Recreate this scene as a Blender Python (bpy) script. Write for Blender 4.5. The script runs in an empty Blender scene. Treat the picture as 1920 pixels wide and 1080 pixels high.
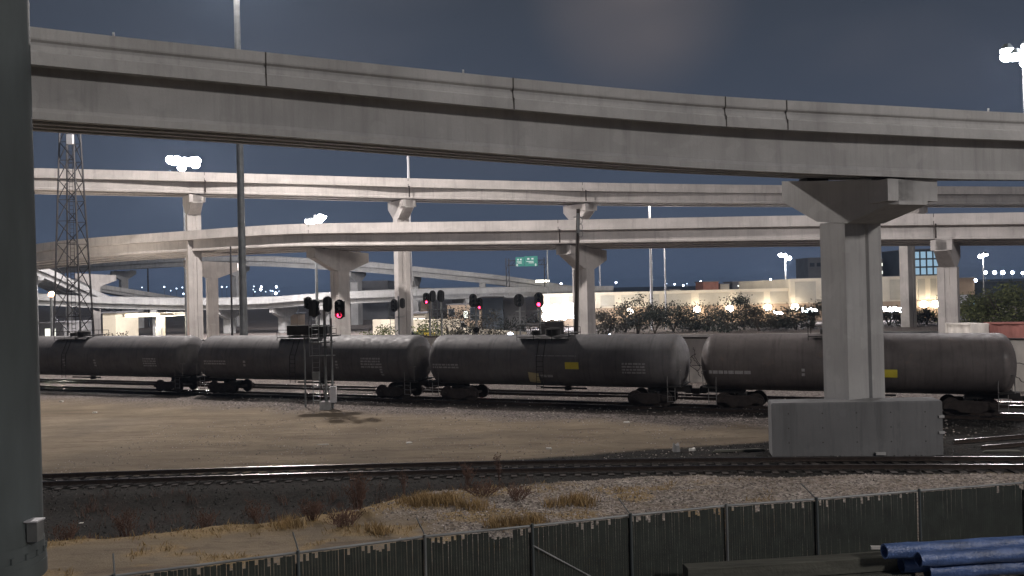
import bpy, math, random
import numpy as np
from mathutils import Vector, Matrix
R = math.radians
random.seed(7); np.random.seed(7)
C = bpy.context.scene.collection
F = 1600.0; ROLL = R(1.35); PITCH = math.atan(10/1600.0); CAM = Vector((0, 0, 7.0))

# ------------------------------------------------------------------ camera geometry
def ray(px, py):
    dx, dy = px-960.0, 540.0-py
    u = dx*math.cos(ROLL)+dy*math.sin(ROLL); v = -dx*math.sin(ROLL)+dy*math.cos(ROLL)
    return Vector((u, F*math.cos(PITCH)-v*math.sin(PITCH), F*math.sin(PITCH)+v*math.cos(PITCH)))
def W(px, py, Y):            # measured point of the place, Y metres ahead
    d = ray(px, py); return CAM+d*(Y/d.y)
def G(px, py, z=0.0):        # measured point of the place on level z
    d = ray(px, py); return CAM+d*((z-CAM.z)/d.z)

cam_d = bpy.data.cameras.new('camera'); cam = bpy.data.objects.new('camera', cam_d); C.objects.link(cam)
cam_d.sensor_width = 36; cam_d.lens = 36*F/1920; cam_d.clip_end = 12000; cam_d.clip_start = 0.1
up = Vector((math.sin(ROLL), 0, 0))+Vector((0, -math.sin(PITCH), math.cos(PITCH)))*math.cos(ROLL)
fw = Vector((0, math.cos(PITCH), math.sin(PITCH))); rt = fw.cross(up)
m = Matrix((rt, up, -fw)).transposed().to_4x4(); m.translation = CAM
cam.matrix_world = m
bpy.context.scene.camera = cam

# ------------------------------------------------------------------ materials
def newmat(name):
    m = bpy.data.materials.new(name); m.use_nodes = True
    nt = m.node_tree; b = nt.nodes['Principled BSDF']
    return m, nt, b
def N(nt, t, **kw):
    n = nt.nodes.new(t)
    for k, v in kw.items():
        if k in n.inputs: n.inputs[k].default_value = v
        else: setattr(n, k, v)
    return n
def rgba(c): return (c[0], c[1], c[2], 1)
def mixc(nt, fac, a, b, mode='MIX'):
    n = nt.nodes.new('ShaderNodeMix'); n.data_type = 'RGBA'; n.blend_type = mode
    for s, v in ((0, fac), (6, a), (7, b)):
        if isinstance(v, (int, float)): n.inputs[s].default_value = v
        elif isinstance(v, tuple): n.inputs[s].default_value = rgba(v)
        else: nt.links.new(v, n.inputs[s])
    return n.outputs[2]
def ramp(nt, src, lo, hi, a=0.0, b=1.0):
    n = nt.nodes.new('ShaderNodeMapRange'); nt.links.new(src, n.inputs[0])
    for i, v in enumerate((lo, hi, a, b)): n.inputs[i+1].default_value = v
    return n.outputs[0]
def noise(nt, scale, detail=6, vec=None, rough=.55, stretch=None):
    tc = N(nt, 'ShaderNodeTexCoord'); src = tc.outputs['Object']
    if stretch:
        mp = N(nt, 'ShaderNodeMapping'); mp.inputs['Scale'].default_value = stretch
        nt.links.new(src, mp.inputs[0]); src = mp.outputs[0]
    n = N(nt, 'ShaderNodeTexNoise', Scale=scale, Detail=detail, Roughness=rough)
    nt.links.new(src, n.inputs['Vector']); return n.outputs[0]
def bump(nt, b, h, strength, dist):
    n = N(nt, 'ShaderNodeBump', Strength=strength, Distance=dist)
    nt.links.new(h, n.inputs['Height']); nt.links.new(n.outputs[0], b.inputs['Normal'])

def plain(name, col, rough=.7, metal=0.0, var=.25, scale=3.0, bmp=.15, dist=.02, col2=None, stretch=None):
    m, nt, b = newmat(name)
    n = noise(nt, scale, stretch=stretch)
    d = col2 or tuple(c*(1-var) for c in col); h = tuple(min(1, c*(1+var*.6)) for c in col)
    c = mixc(nt, ramp(nt, n, .3, .7), d, h)
    nt.links.new(c, b.inputs['Base Color']); b.inputs['Roughness'].default_value = rough; b.inputs['Metallic'].default_value = metal
    if bmp: bump(nt, b, noise(nt, scale*9, 4), bmp, dist)
    return m
def concrete(name, col, stain=.55):
    m, nt, b = newmat(name)
    big = noise(nt, .35, 8); st = noise(nt, 1.0, 8, stretch=(1.6, 1.6, .13), rough=.65); fine = noise(nt, 14, 5)
    c = mixc(nt, ramp(nt, big, .32, .68), tuple(x*.78 for x in col), tuple(x*1.1 for x in col))
    c = mixc(nt, ramp(nt, st, .52, .74, 0, stain), c, tuple(x*.45 for x in col))
    st2 = noise(nt, 1.0, 6, stretch=(7, 7, .35), rough=.7); c = mixc(nt, ramp(nt, st2, .5, .75, 0, stain*.7), c, tuple(x*.55 for x in col))
    pt = noise(nt, 1.1, 3, rough=.4); c = mixc(nt, ramp(nt, pt, .60, .63, 0, .22), c, tuple(min(1, x*1.25) for x in col))
    c = mixc(nt, ramp(nt, fine, .2, .8, 0, .3), c, tuple(x*.72 for x in col))
    nt.links.new(c, b.inputs['Base Color']); b.inputs['Roughness'].default_value = .88
    bump(nt, b, noise(nt, 22, 6), .25, .02)
    return m
def emit(name, col, strength):
    m, nt, b = newmat(name)
    b.inputs['Base Color'].default_value = rgba(col); b.inputs['Emission Color'].default_value = rgba(col)
    b.inputs['Emission Strength'].default_value = strength
    n = noise(nt, 5); nt.links.new(mixc(nt, n, col, tuple(c*.9 for c in col)), b.inputs['Base Color'])
    return m
M = {}
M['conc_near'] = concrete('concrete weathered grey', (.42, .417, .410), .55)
M['conc_far'] = concrete('concrete pale flyover', (.47, .44, .415), .6)
M['conc_old'] = concrete('concrete old grey', (.30, .30, .295), .7)
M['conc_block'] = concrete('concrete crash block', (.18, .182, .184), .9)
M['joint'] = plain('joint sealant', (.06, .055, .05), .9)
M['galv'] = plain('galvanised steel', (.20, .21, .21), .55, .5, .3, 1.2, .05)
M['galv_dark'] = plain('weathered dark steel', (.060, .072, .074), .85, 0, .35, .8, .05, stretch=(1, 1, .2))
M['galv_light'] = plain('pale painted steel', (.5, .5, .52), .5, .2, .1)
M['lattice'] = plain('lattice steel', (.035, .033, .034), .6, .5, .4, 2)
M['rust'] = plain('rusty steel', (.042, .032, .028), .85, .2, .4, 4)
M['rail'] = plain('polished rail head', (.35, .33, .32), .22, 1.0, .2, 3, .02)
M['railside'] = plain('rail side rust', (.045, .032, .026), .85, .3, .4, 5)
M['tie'] = plain('tarred timber', (.035, .028, .024), .95, 0, .4, 3, .5, stretch=(1, 1, 1))
M['timber'] = plain('old timber beam', (.085, .085, .07), .95, 0, .4, 1.2, .6, .03, stretch=(.3, 6, 6))
M['tank'] = plain('dark grey tank paint', (.125, .120, .122), .66, 0, .4, .9, .04, stretch=(.7, 1, 1))
M['tank_brown'] = plain('brownish tank paint', (.125, .108, .104), .68, 0, .4, .9, .04, stretch=(.7, 1, 1))
M['tank_black'] = plain('black tank paint', (.034, .036, .035), .5, 0, .3, .8, .04)
M['under'] = plain('dirty black underframe', (.022, .02, .019), .85, .1, .4, 3)
M['yellow'] = plain('yellow placard', (.62, .52, .05), .6, 0, .1)
M['paleyellow'] = plain('pale yellow card', (.58, .50, .28), .7, 0, .1)
M['stencil'] = plain('white stencil paint', (.38, .37, .37), .7, 0, .3, 9)
M['silver'] = plain('silver ladder paint', (.17, .16, .155), .6, 0, .25, 6)
M['black'] = plain('signal black', (.018, .019, .02), .65, 0, .2)
M['red_on'] = emit('red signal lens', (1, .03, .09), 9)
M['red_tail'] = emit('red tail lamp', (1, .06, .03), 8)
M['lamp'] = emit('floodlight lens', (.93, .93, 1), 60)
M['lamp_soft'] = emit('lamp globe', (1, .9, .78), 14)
M['lamp_warm'] = emit('canopy light', (1, .93, .74), 7)
M['lamp_blue'] = emit('cool white lens', (.72, .80, 1), 22)
M['lamp_dim'] = emit('small city lamp', (.62, .78, 1), 5)
M['lamp_orange'] = emit('sodium lamp', (1, .55, .3), 8)
M['window_lit'] = emit('lit window', (.95, .97, .85), 1.2)
M['window_blue'] = emit('lit office glass', (.30, .48, .62), .55)
M['window_dark'] = plain('dark glass', (.02, .025, .03), .1, 0, .1, 2, 0)
M['wood_pole'] = plain('creosoted pole', (.045, .036, .030), .9, 0, .4, 1, .3, stretch=(4, 4, .4))
M['bark'] = plain('bark', (.07, .055, .045), .95, 0, .4, 3, .5)
M['wall_cream'] = plain('cream render', (.62, .56, .44), .85, 0, .12, .3)
M['wall_panel'] = plain('grey beige panel', (.42, .39, .32), .85, 0, .12, .4)
M['wall_brown'] = plain('tan lower wall', (.36, .27, .19), .85, 0, .15, .5)
M['brick'] = plain('red brick', (.30, .13, .09), .9, 0, .2, 1)
M['wall_grey'] = plain('grey wall', (.13, .13, .135), .85, 0, .2, .3)
M['wall_slate'] = plain('slate blue cladding', (.075, .095, .12), .8, 0, .15, .3)
M['roof'] = plain('grey roof', (.16, .16, .17), .8, 0, .25, .3)
M['container_red'] = plain('faded red container', (.26, .10, .08), .7, 0, .25, .7)
M['graf'] = plain('graffiti paint', (.06, .05, .05), .8, 0, .3)
M['white_car'] = plain('white car paint', (.6, .6, .6), .35, 0, .05, 1, 0)
M['yellow_car'] = plain('yellow car paint', (.7, .5, .05), .35, 0, .05, 1, 0)
M['dark_car'] = plain('dark car paint', (.04, .045, .06), .3, 0, .05, 1, 0)
M['sign_green'] = plain('green sign sheet', (.02, .22, .17), .5, 0, .08)
M['sign_white'] = plain('white sign legend', (.75, .78, .78), .5, 0, .05)
M['wrap'] = plain('blue plastic wrap', (.07, .12, .27), .35, 0, .6, 1.6, .6, .05, col2=(.035, .065, .15), stretch=(.6, 5, 5))
M['wrap_white'] = plain('pale wrap patches', (.38, .42, .48), .5, 0, .3, 3)
M['slat'] = plain('dark green privacy slat', (.024, .030, .025), .85, 0, .35, 3, .1)
M['paper'] = plain('pale litter', (.6, .58, .54), .8, 0, .15)
M['straw'] = plain('dry straw grass', (.31, .215, .10), .9, 0, .4, 2)
M['weed'] = plain('dead brown weed', (.13, .075, .055), .9, 0, .4, 2)
M['stone'] = plain('ballast stone', (.25, .22, .205), .9, 0, .65, 5, .3)

def grime(name, col):
    m, nt, b = newmat(name)
    c = mixc(nt, ramp(nt, noise(nt, .8, 6, stretch=(.7, 1, 1)), .3, .7), tuple(x*.7 for x in col), tuple(x*1.2 for x in col))
    c = mixc(nt, ramp(nt, noise(nt, 1.0, 7, stretch=(4.5, .5, .35), rough=.7), .5, .72, 0, .7), c, tuple(x*.42 for x in col))
    c = mixc(nt, ramp(nt, noise(nt, 1.0, 6, stretch=(1.1, .6, 1.2), rough=.65), .60, .74, 0, .55), c, (col[0]*1.5, col[1]*1.25, col[2]*1.05))
    nt.links.new(c, b.inputs['Base Color']); nt.links.new(ramp(nt, noise(nt, 3, 5), .3, .7, .5, .8), b.inputs['Roughness']); bump(nt, b, noise(nt, 1.3, 3), .25, .05)
    return m
M['tank'] = grime('grimy grey tank paint', (.125, .120, .122)); M['tank_brown'] = grime('grimy brown tank paint', (.122, .106, .101))
def leafmat(name, a, b_):
    m, nt, b = newmat(name)
    g = N(nt, 'ShaderNodeNewGeometry')
    c = mixc(nt, g.outputs['Random Per Island'], a, b_)
    c = mixc(nt, ramp(nt, noise(nt, .8, 3), .35, .65), c, tuple(x*.55 for x in a))
    nt.links.new(c, b.inputs['Base Color']); b.inputs['Roughness'].default_value = .75
    return m
M['leaf'] = leafmat('dark green leaves', (.009, .015, .010), (.020, .031, .018))
M['leaf_olive'] = leafmat('olive leaves', (.085, .105, .03), (.16, .17, .06))
M['leaf_dry'] = leafmat('dry brownish leaves', (.022, .020, .012), (.045, .038, .022))

# ------------------------------------------------------------------ object helpers
def tag(o, label=None, cat=None, group=None, kind=None):
    for k, v in (('label', label), ('category', cat), ('group', group), ('kind', kind)):
        if v: o[k] = v
    return o
def thing(name, label, cat, loc=(0, 0, 0), group=None, rz=0.0):
    o = bpy.data.objects.new(name, None); C.objects.link(o); o.location = Vector(loc); o.rotation_euler = (0, 0, rz)
    o.empty_display_size = .3
    return tag(o, label, cat, group)
class MB:
    def __init__(s): s.v = []; s.f = []
    def add(s, vs, fs):
        k = len(s.v); s.v += [Vector(p) for p in vs]; s.f += [tuple(i+k for i in f) for f in fs]; return s
    def box(s, c, d, rz=0.0, ry=0.0, rx=0.0):
        c = Vector(c); hx, hy, hz = d[0]/2, d[1]/2, d[2]/2
        Rm = Matrix.Rotation(rz, 3, 'Z') @ Matrix.Rotation(ry, 3, 'Y') @ Matrix.Rotation(rx, 3, 'X')
        vs = [c+Rm @ Vector((x, y, z)) for x in (-hx, hx) for y in (-hy, hy) for z in (-hz, hz)]
        return s.add(vs, [(0, 1, 3, 2), (4, 6, 7, 5), (0, 4, 5, 1), (2, 3, 7, 6), (0, 2, 6, 4), (1, 5, 7, 3)])
    def beam(s, p0, p1, w, h=None):
        p0, p1 = Vector(p0), Vector(p1); d = p1-p0; L = d.length; h = h or w
        q = d.to_track_quat('X', 'Z').to_matrix()
        vs = [(p0+p1)/2+q @ Vector((x, y, z)) for x in (-L/2, L/2) for y in (-w/2, w/2) for z in (-h/2, h/2)]
        return s.add(vs, [(0, 1, 3, 2), (4, 6, 7, 5), (0, 4, 5, 1), (2, 3, 7, 6), (0, 2, 6, 4), (1, 5, 7, 3)])
    def tube(s, pts, rs, n=10, cap=True):
        pts = [Vector(p) for p in pts]
        if not isinstance(rs, (list, tuple)): rs = [rs]*len(pts)
        vs = []; fs = []
        for i, p in enumerate(pts):
            d = (pts[min(i+1, len(pts)-1)]-pts[max(i-1, 0)]).normalized()
            q = d.to_track_quat('Z', 'Y').to_matrix()
            vs += [p+q @ Vector((math.cos(a)*rs[i], math.sin(a)*rs[i], 0)) for a in (2*math.pi*k/n for k in range(n))]
        for i in range(len(pts)-1):
            for k in range(n):
                fs.append((i*n+k, i*n+(k+1) % n, (i+1)*n+(k+1) % n, (i+1)*n+k))
        if cap: fs += [tuple(range(n))[::-1], tuple((len(pts)-1)*n+k for k in range(n))]
        return s.add(vs, fs)
    def loft(s, secs):
        n = len(secs[0]); vs = [p for q in secs for p in q]; fs = []
        for i in range(len(secs)-1):
            for k in range(n): fs.append((i*n+k, (i+1)*n+k, (i+1)*n+(k+1) % n, i*n+(k+1) % n))
        fs += [tuple(range(n)), tuple((len(secs)-1)*n+k for k in range(n))[::-1]]
        return s.add(vs, fs)
    def prism(s, poly, vec):
        vec = Vector(vec); n = len(poly); vs = [Vector(p) for p in poly]+[Vector(p)+vec for p in poly]
        return s.add(vs, [tuple(range(n))[::-1], tuple(range(n, 2*n))]+[(k, (k+1) % n, n+(k+1) % n, n+k) for k in range(n)])
    def sphere(s, c, r, n=8, sz=1.0):
        c = Vector(c); vs = []; fs = []
        for i in range(n+1):
            t = math.pi*i/n
            for k in range(2*n):
                a = math.pi*k/n; vs.append(c+Vector((math.sin(t)*math.cos(a)*r, math.sin(t)*math.sin(a)*r, math.cos(t)*r*sz)))
        for i in range(n):
            for k in range(2*n): fs.append((i*2*n+k, (i+1)*2*n+k, (i+1)*2*n+(k+1) % (2*n), i*2*n+(k+1) % (2*n)))
        return s.add(vs, fs)
    def build(s, name, mat, parent=None, smooth=False, fix=True, **tg):
        off = Vector((0, 0, 0)); p = parent
        while p is not None: off += p.location; p = p.parent
        me = bpy.data.meshes.new(name); me.from_pydata([v-off for v in s.v], [], s.f); me.update()
        if fix and len(s.f) < 60000:
            import bmesh
            bm = bmesh.new(); bm.from_mesh(me); bmesh.ops.recalc_face_normals(bm, faces=bm.faces); bm.to_mesh(me); bm.free()
        me.materials.append(M[mat] if isinstance(mat, str) else mat)
        if smooth:
            me.shade_smooth()
            try: me.set_sharp_from_angle(angle=R(40))
            except Exception: pass
        o = bpy.data.objects.new(name, me); C.objects.link(o); o.parent = parent
        return tag(o, **tg)
def copy_tree(o, parent=None):
    c = o.copy(); C.objects.link(c); c.parent = parent
    for ch in [x for x in C.objects if x.parent == o]: copy_tree(ch, c)
    return c

# ------------------------------------------------------------------ ground
def ynear(X): return 33.85-.0027*X*X-.026*X            # centre of the near track
TS, TC = -.42, 54.5
def ytrain(X): return TC+TS*X                          # centre of the train's track
FP = [G(0, 1107, 1.8), G(215, 1080, 1.8), G(560, 1036, 1.8), G(797, 1006, 1.8), G(998, 986, 1.8), G(1182, 966, 1.8), G(1361, 948, 1.8), G(1530, 936, 1.8), G(1722, 920, 1.8), G(1920, 905, 1.8), G(2130, 890, 1.8), G(2350, 876, 1.8), G(2650, 858, 1.8), G(3000, 838, 1.8)]
fx = np.array([p.x for p in FP]); fy = np.array([p.y for p in FP])
def vnoise(x, y, seed=0):
    def h(i, j): return np.modf(np.abs(np.sin(i*127.1+j*311.7+seed*74.7)*43758.5453))[0]
    i, j = np.floor(x), np.floor(y); a, b = x-i, y-j; a = a*a*(3-2*a); b = b*b*(3-2*b)
    return (h(i, j)*(1-a)+h(i+1, j)*a)*(1-b)+(h(i, j+1)*(1-a)+h(i+1, j+1)*a)*b
def fbm(x, y, s=0): return sum(vnoise(x*2**k, y*2**k, s+k)/2**k for k in range(5))/1.94
def sst(x, a, b):
    t = np.clip((x-a)/(b-a), 0, 1); return t*t*(3-2*t)
def zones(X, Y):
    X = np.asarray(X, float); Y = np.asarray(Y, float)
    w = (fbm(X*.35, Y*.35, 3)-.5)*4+(fbm(X*1.3, Y*1.3, 9)-.5)*2.0
    dn = Y-ynear(X)
    # pale gravel spread between near track and fence, right of a slanting line
    gr = sst(X+(Y-26)*.55+w, -4.5, -1.5)*sst(-dn, 1.1, 1.9)*sst(ynear(X)-dn*0-Y, .5, 1.5)
    # ballast by the train
    dt = Y-ytrain(X)
    bt = sst(dt+w*.8, -8.5, -4.5)
    # dark bed of the near track and ditch, with the flyover's shade painted in
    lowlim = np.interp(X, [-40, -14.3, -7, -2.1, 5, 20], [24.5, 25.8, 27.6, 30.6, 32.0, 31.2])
    uplim = np.interp(X, [-40, -6, 0, 12, 16, 19, 40], [33.9, 34.9, 36.2, 39.2, 41, 45.5, 52])  # reaches further right to paint the shade beside the crash block
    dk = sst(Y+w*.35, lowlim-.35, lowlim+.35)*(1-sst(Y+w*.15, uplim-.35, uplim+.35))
    # straw
    st = sst(lowlim-Y+w*.45, -.3, .2)*(1-sst(lowlim-Y+w*.5, 1.1, 2.3))*sst(-X, -3, 1)
    clump = sst(fbm(X*.5, Y*.9, 21), .56, .68)*sst(Y, 18, 22)*(1-sst(Y, 29.5, 31.5))*(1-sst(X, 6, 10))
    gs = np.clip(st+clump*.85, 0, 1)*(1-dk)
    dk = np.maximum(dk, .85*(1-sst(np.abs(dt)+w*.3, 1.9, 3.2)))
    return gr*(1-dk), bt, dk, gs
def height(X, Y):
    X = np.asarray(X, float); Y = np.asarray(Y, float)
    g, b, d, s = zones(X, Y)
    dn = np.abs(Y-ynear(X))
    h = (fbm(X*.25, Y*.25, 5)-.5)*.18+(fbm(X*1.6, Y*1.6, 8)-.5)*.07
    ditch = d*(Y < ynear(X)-1)*sst(-X, -2, 8)*-.35*sst(np.abs(Y-ynear(X)), 2, 4)
    h = h*sst(dn, 1.3, 3.0)+ditch+g*.10
    far = sst(np.hypot(X, Y), 60, 90)
    return h*(1-far)*.9
def axis(lo, hi, step, far, ratio=1.25):
    a = list(np.arange(lo, hi+step, step)); s = step; x = a[-1]
    while x < far: s *= ratio; x += s; a.append(x)
    s = step; x = lo; pre = []
    while x > -far: s *= ratio; x -= s; pre.append(x)
    return np.array(pre[::-1]+a)
xs = axis(-24, 30, .14, 4200); ys = axis(14, 48, .12, 4200)
XX, YY = np.meshgrid(xs, ys); ZZ = height(XX, YY)-.02
nx, ny = len(xs), len(ys)
co = np.stack([XX, YY, ZZ], -1).reshape(-1, 3)
ii = (np.arange(ny-1)[:, None]*nx+np.arange(nx-1)[None]).ravel()
fc = np.stack([ii, ii+1, ii+nx+1, ii+nx], -1)
me = bpy.data.meshes.new('ground'); me.vertices.add(len(co)); me.vertices.foreach_set('co', co.ravel())
me.loops.add(len(fc)*4); me.loops.foreach_set('vertex_index', fc.ravel())
me.polygons.add(len(fc)); me.polygons.foreach_set('loop_start', np.arange(len(fc))*4)
me.polygons.foreach_set('loop_total', np.full(len(fc), 4)); me.update(); me.validate(); me.shade_smooth()
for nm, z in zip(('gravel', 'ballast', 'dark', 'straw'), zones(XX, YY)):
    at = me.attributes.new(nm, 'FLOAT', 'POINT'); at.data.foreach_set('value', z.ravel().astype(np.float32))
gm, nt, b = newmat('ground soil')
def attr(n): return N(nt, 'ShaderNodeAttribute', attribute_name=n).outputs['Fac']
def vor(scale, out='Color'):
    tc = N(nt, 'ShaderNodeTexCoord'); v = N(nt, 'ShaderNodeTexVoronoi', Scale=scale); nt.links.new(tc.outputs['Object'], v.inputs['Vector']); return v.outputs[out]
tan = mixc(nt, ramp(nt, noise(nt, .5, 8, stretch=(.45, 1.3, 1)), .3, .7), (.160, .126, .088), (.250, .203, .143))
tan = mixc(nt, ramp(nt, noise(nt, 3.5, 6, stretch=(.5, 1.5, 1), rough=.7), .52, .70, 0, .75), tan, (.085, .065, .050))
stone = vor(11.0)
sep = N(nt, 'ShaderNodeSeparateColor'); nt.links.new(stone, sep.inputs[0])
gcol = mixc(nt, sep.outputs[0], (.080, .070, .062), (.41, .365, .320))
gcol = mixc(nt, ramp(nt, noise(nt, .7, 4), .35, .65, 0, .5), gcol, (.16, .12, .085))
bcol = mixc(nt, sep.outputs[1], (.045, .040, .038), (.26, .225, .205))
dcol = mixc(nt, sep.outputs[2], (.008, .008, .007), (.030, .028, .025))  # dark ballast tone, made darker to hold the shade under the flyover
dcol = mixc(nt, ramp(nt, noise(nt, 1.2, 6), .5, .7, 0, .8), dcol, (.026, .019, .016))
scol = mixc(nt, ramp(nt, noise(nt, 9, 6, stretch=(2, 1, 1)), .3, .7), (.16, .115, .065), (.34, .25, .13))
tan = mixc(nt, ramp(nt, noise(nt, .22, 5, rough=.6), .45, .62, 0, .45), tan, (.120, .100, .076))
tan = mixc(nt, ramp(nt, noise(nt, 1.0, 7, stretch=(.16, 1.9, 1), rough=.6), .54, .64, 0, .55), tan, (.10, .075, .058))
tan = mixc(nt, ramp(nt, noise(nt, 9, 4, rough=.8), .60, .72, 0, .7), tan, (.30, .25, .20))
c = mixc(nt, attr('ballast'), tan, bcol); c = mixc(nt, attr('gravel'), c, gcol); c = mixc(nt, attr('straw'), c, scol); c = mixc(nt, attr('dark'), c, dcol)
nt.links.new(c, b.inputs['Base Color']); b.inputs['Roughness'].default_value = .95; b.inputs['Specular IOR Level'].default_value = .12
mm = N(nt, 'ShaderNodeMath', operation='MAXIMUM'); nt.links.new(attr('gravel'), mm.inputs[0]); nt.links.new(attr('ballast'), mm.inputs[1])
vd = vor(11.0, 'Distance'); mu = N(nt, 'ShaderNodeMath', operation='MULTIPLY'); nt.links.new(vd, mu.inputs[0]); nt.links.new(mm.outputs[0], mu.inputs[1])
ad = N(nt, 'ShaderNodeMath', operation='ADD'); nt.links.new(mu.outputs[0], ad.inputs[0])
nb = N(nt, 'ShaderNodeMath', operation='MULTIPLY'); nt.links.new(noise(nt, 18, 6), nb.inputs[0]); nb.inputs[1].default_value = .35
nt.links.new(nb.outputs[0], ad.inputs[1]); bump(nt, b, ad.outputs[0], .9, .09)
me.materials.append(gm)
go = bpy.data.objects.new('ground', me); C.objects.link(go); tag(go, kind='structure')
def gz(x, y): return float(height(np.array([x]), np.array([y]))[0])-.02

# loose stones, straw, weeds (nobody could count them)
def scatter(n, xr, yr, zone_i, thr=.3):
    X = np.random.uniform(*xr, n); Y = np.random.uniform(*yr, n); z = zones(X, Y)[zone_i]
    k = z*np.random.rand(n) > thr*np.random.rand(n); X, Y = X[k], Y[k]
    fenc = Y > np.interp(X, fx, fy)+.15; X, Y = X[fenc], Y[fenc]
    return X, Y, height(X, Y)-.02
def stones(X, Y, Z, s0, s1, mb):
    for x, y, z in zip(X, Y, Z):
        s = random.uniform(s0, s1); a = random.random()*6.28
        ca, sa = math.cos(a)*s, math.sin(a)*s
        k = [random.uniform(.6, 1.1) for _ in range(5)]
        mb.add([(x+ca*k[0], y+sa*k[0], z), (x-sa*k[1], y+ca*k[1], z), (x-ca*k[2], y-sa*k[2], z), (x+sa*k[3], y-ca*k[3], z), (x+ca*.2, y+sa*.3, z+s*.8*k[4])],
               [(0, 1, 4), (1, 2, 4), (2, 3, 4), (3, 0, 4)])
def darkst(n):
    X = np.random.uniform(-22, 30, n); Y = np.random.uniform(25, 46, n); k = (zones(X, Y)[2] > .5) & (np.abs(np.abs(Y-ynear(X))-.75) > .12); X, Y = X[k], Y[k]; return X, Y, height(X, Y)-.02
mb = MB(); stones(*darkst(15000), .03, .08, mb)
dsm, nt, b = newmat('dark stones with painted shade'); g = N(nt, 'ShaderNodeNewGeometry')
nt.links.new(mixc(nt, g.outputs['Random Per Island'], (.010, .010, .009), (.060, .055, .050)), b.inputs['Base Color']); b.inputs['Roughness'].default_value = .9  # stones as dark as the bed, flyover shade put into their colour
mb.build('ballast', dsm, fix=False, label='dark stones with painted shade covering the bed of the near track and its ditch', cat='gravel', kind='stuff')
def clods(n):
    X = np.random.uniform(-20, 18, n); Y = np.random.uniform(34.5, 50, n); k = fbm(X*.6, Y*1.2, 31) > .47; X, Y = X[k], Y[k]; return X, Y, height(X, Y)-.02
mb = MB(); stones(*clods(5200), .02, .06, mb); stones(*scatter(16000, (-6, 24), (19, 32), 0), .03, .075, mb)
stones(*scatter(3500, (-20, 22), (36, 62), 1), .05, .11, mb)
stm, nt, b = newmat('loose stones'); g = N(nt, 'ShaderNodeNewGeometry')
nt.links.new(mixc(nt, g.outputs['Random Per Island'], (.10, .085, .08), (.42, .37, .33)), b.inputs['Base Color']); b.inputs['Roughness'].default_value = .9
mb.build('gravel', stm, fix=False, label='loose pale and brown stones strewn beside the tracks', cat='gravel', kind='stuff')
def blades(mb, x, y, z, n, hgt, spread, lean=.35, w=.012):
    for _ in range(n):
        a = random.random()*6.28; r = random.random()*spread; h = hgt*random.uniform(.5, 1.1)
        px, py = x+math.cos(a)*r, y+math.sin(a)*r; b_ = random.random()*6.28; dx, dy = math.cos(b_)*w, math.sin(b_)*w
        lx, ly = random.uniform(-lean, lean)*h, random.uniform(-lean, lean)*h
        mb.add([(px-dx, py-dy, z-.02), (px+dx, py+dy, z-.02), (px+lx*.5+dx*.6, py+ly*.5+dy*.6, z+h*.6), (px+lx*.5-dx*.6, py+ly*.5-dy*.6, z+h*.6), (px+lx*1.2, py+ly*1.2, z+h)],
               [(0, 1, 2, 3), (3, 2, 4)])
mb = MB()
X, Y, Z = scatter(9000, (-20, 9), (17.5, 33), 3, .75)
for x, y, z in zip(X, Y, Z): blades(mb, x, y, z, 5, random.uniform(.05, .2), .2, .9)
for (px, py, n) in ((790, 948, 9), (815, 945, 10), (840, 950, 8), (1090, 948, 8), (1060, 950, 6), (880, 958, 6), (950, 990, 8), (985, 985, 6), (700, 1000, 5), (560, 985, 5)):
    for _ in range(n):
        g0 = G(px+random.uniform(-30, 30), py+random.uniform(-6, 6)); blades(mb, g0.x, g0.y, gz(g0.x, g0.y), 40, .34, .35, .5)
mb.build('grass', 'straw', fix=False, label='dry straw coloured grass along the edge of the dirt path', cat='grass', kind='stuff')
mb = MB()
for _ in range(330):
    x = random.uniform(-19, 2); y = random.uniform(24.5, 31.5)
    if zones([x], [y])[2][0] > .5 and fbm(np.array([x*.4]), np.array([y*.6]), 44)[0] > .47 and y < ynear(x)-1.9: blades(mb, x, y, gz(x, y), random.randint(5, 16), random.uniform(.15, .5), random.uniform(.1, .3), .6, .008)
mb.build('undergrowth', 'weed', fix=False, label='thin dead undergrowth scattered through the dark ditch', cat='weeds', kind='stuff')
def weed(px, py, hgt, n, spread, label):
    g0 = G(px, py, -.1); z = gz(g0.x, g0.y); mb = MB()
    for _ in range(n):
        a = random.random()*6.28; r = random.random()*spread*.35
        p = Vector((g0.x+math.cos(a)*r, g0.y+math.sin(a)*r, z-.03)); q = p+Vector((math.cos(a)*spread*random.random(), math.sin(a)*spread*random.random(), hgt*random.uniform(.6, 1.05)))
        mb.tube([p, p.lerp(q, .5)+Vector((0, 0, .05)), q], [.012, .008, .004], 3, False)
        for _ in range(7):
            t = p.lerp(q, random.uniform(.3, 1)); e = t+Vector((random.uniform(-.14, .14), random.uniform(-.14, .14), random.uniform(.02, .18)))
            mb.tube([t, e], [.008, .004], 3, False)
            mb.add([e+Vector((-.02, 0, 0)), e+Vector((.02, 0, 0)), e+Vector((0, .01, .05))], [(0, 1, 2)])
    root = thing('weed', label, 'weed', (g0.x, g0.y, z), 'dead weeds standing in the ditch')
    mb.build('stem', 'weed', root, fix=False)
weed(672, 962, 1.15, 34, .45, 'tall bushy clump of dead brown weeds at the edge of the dark ditch')
weed(758, 925, .95, 6, .12, 'single thin dead weed stalk right of the bushy clump')
weed(878, 912, .75, 14, .3, 'leaning pale dead weed below the rail at the start of the gravel')
weed(936, 905, .95, 7, .12, 'upright narrow dead weed crossing the rail at the gravel edge')
weed(585, 980, .6, 26, .5, 'low tangled weed left of the tall bushy clump')
weed(485, 985, .7, 16, .4, 'sparse brown weed in the darkest part of the ditch')
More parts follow.
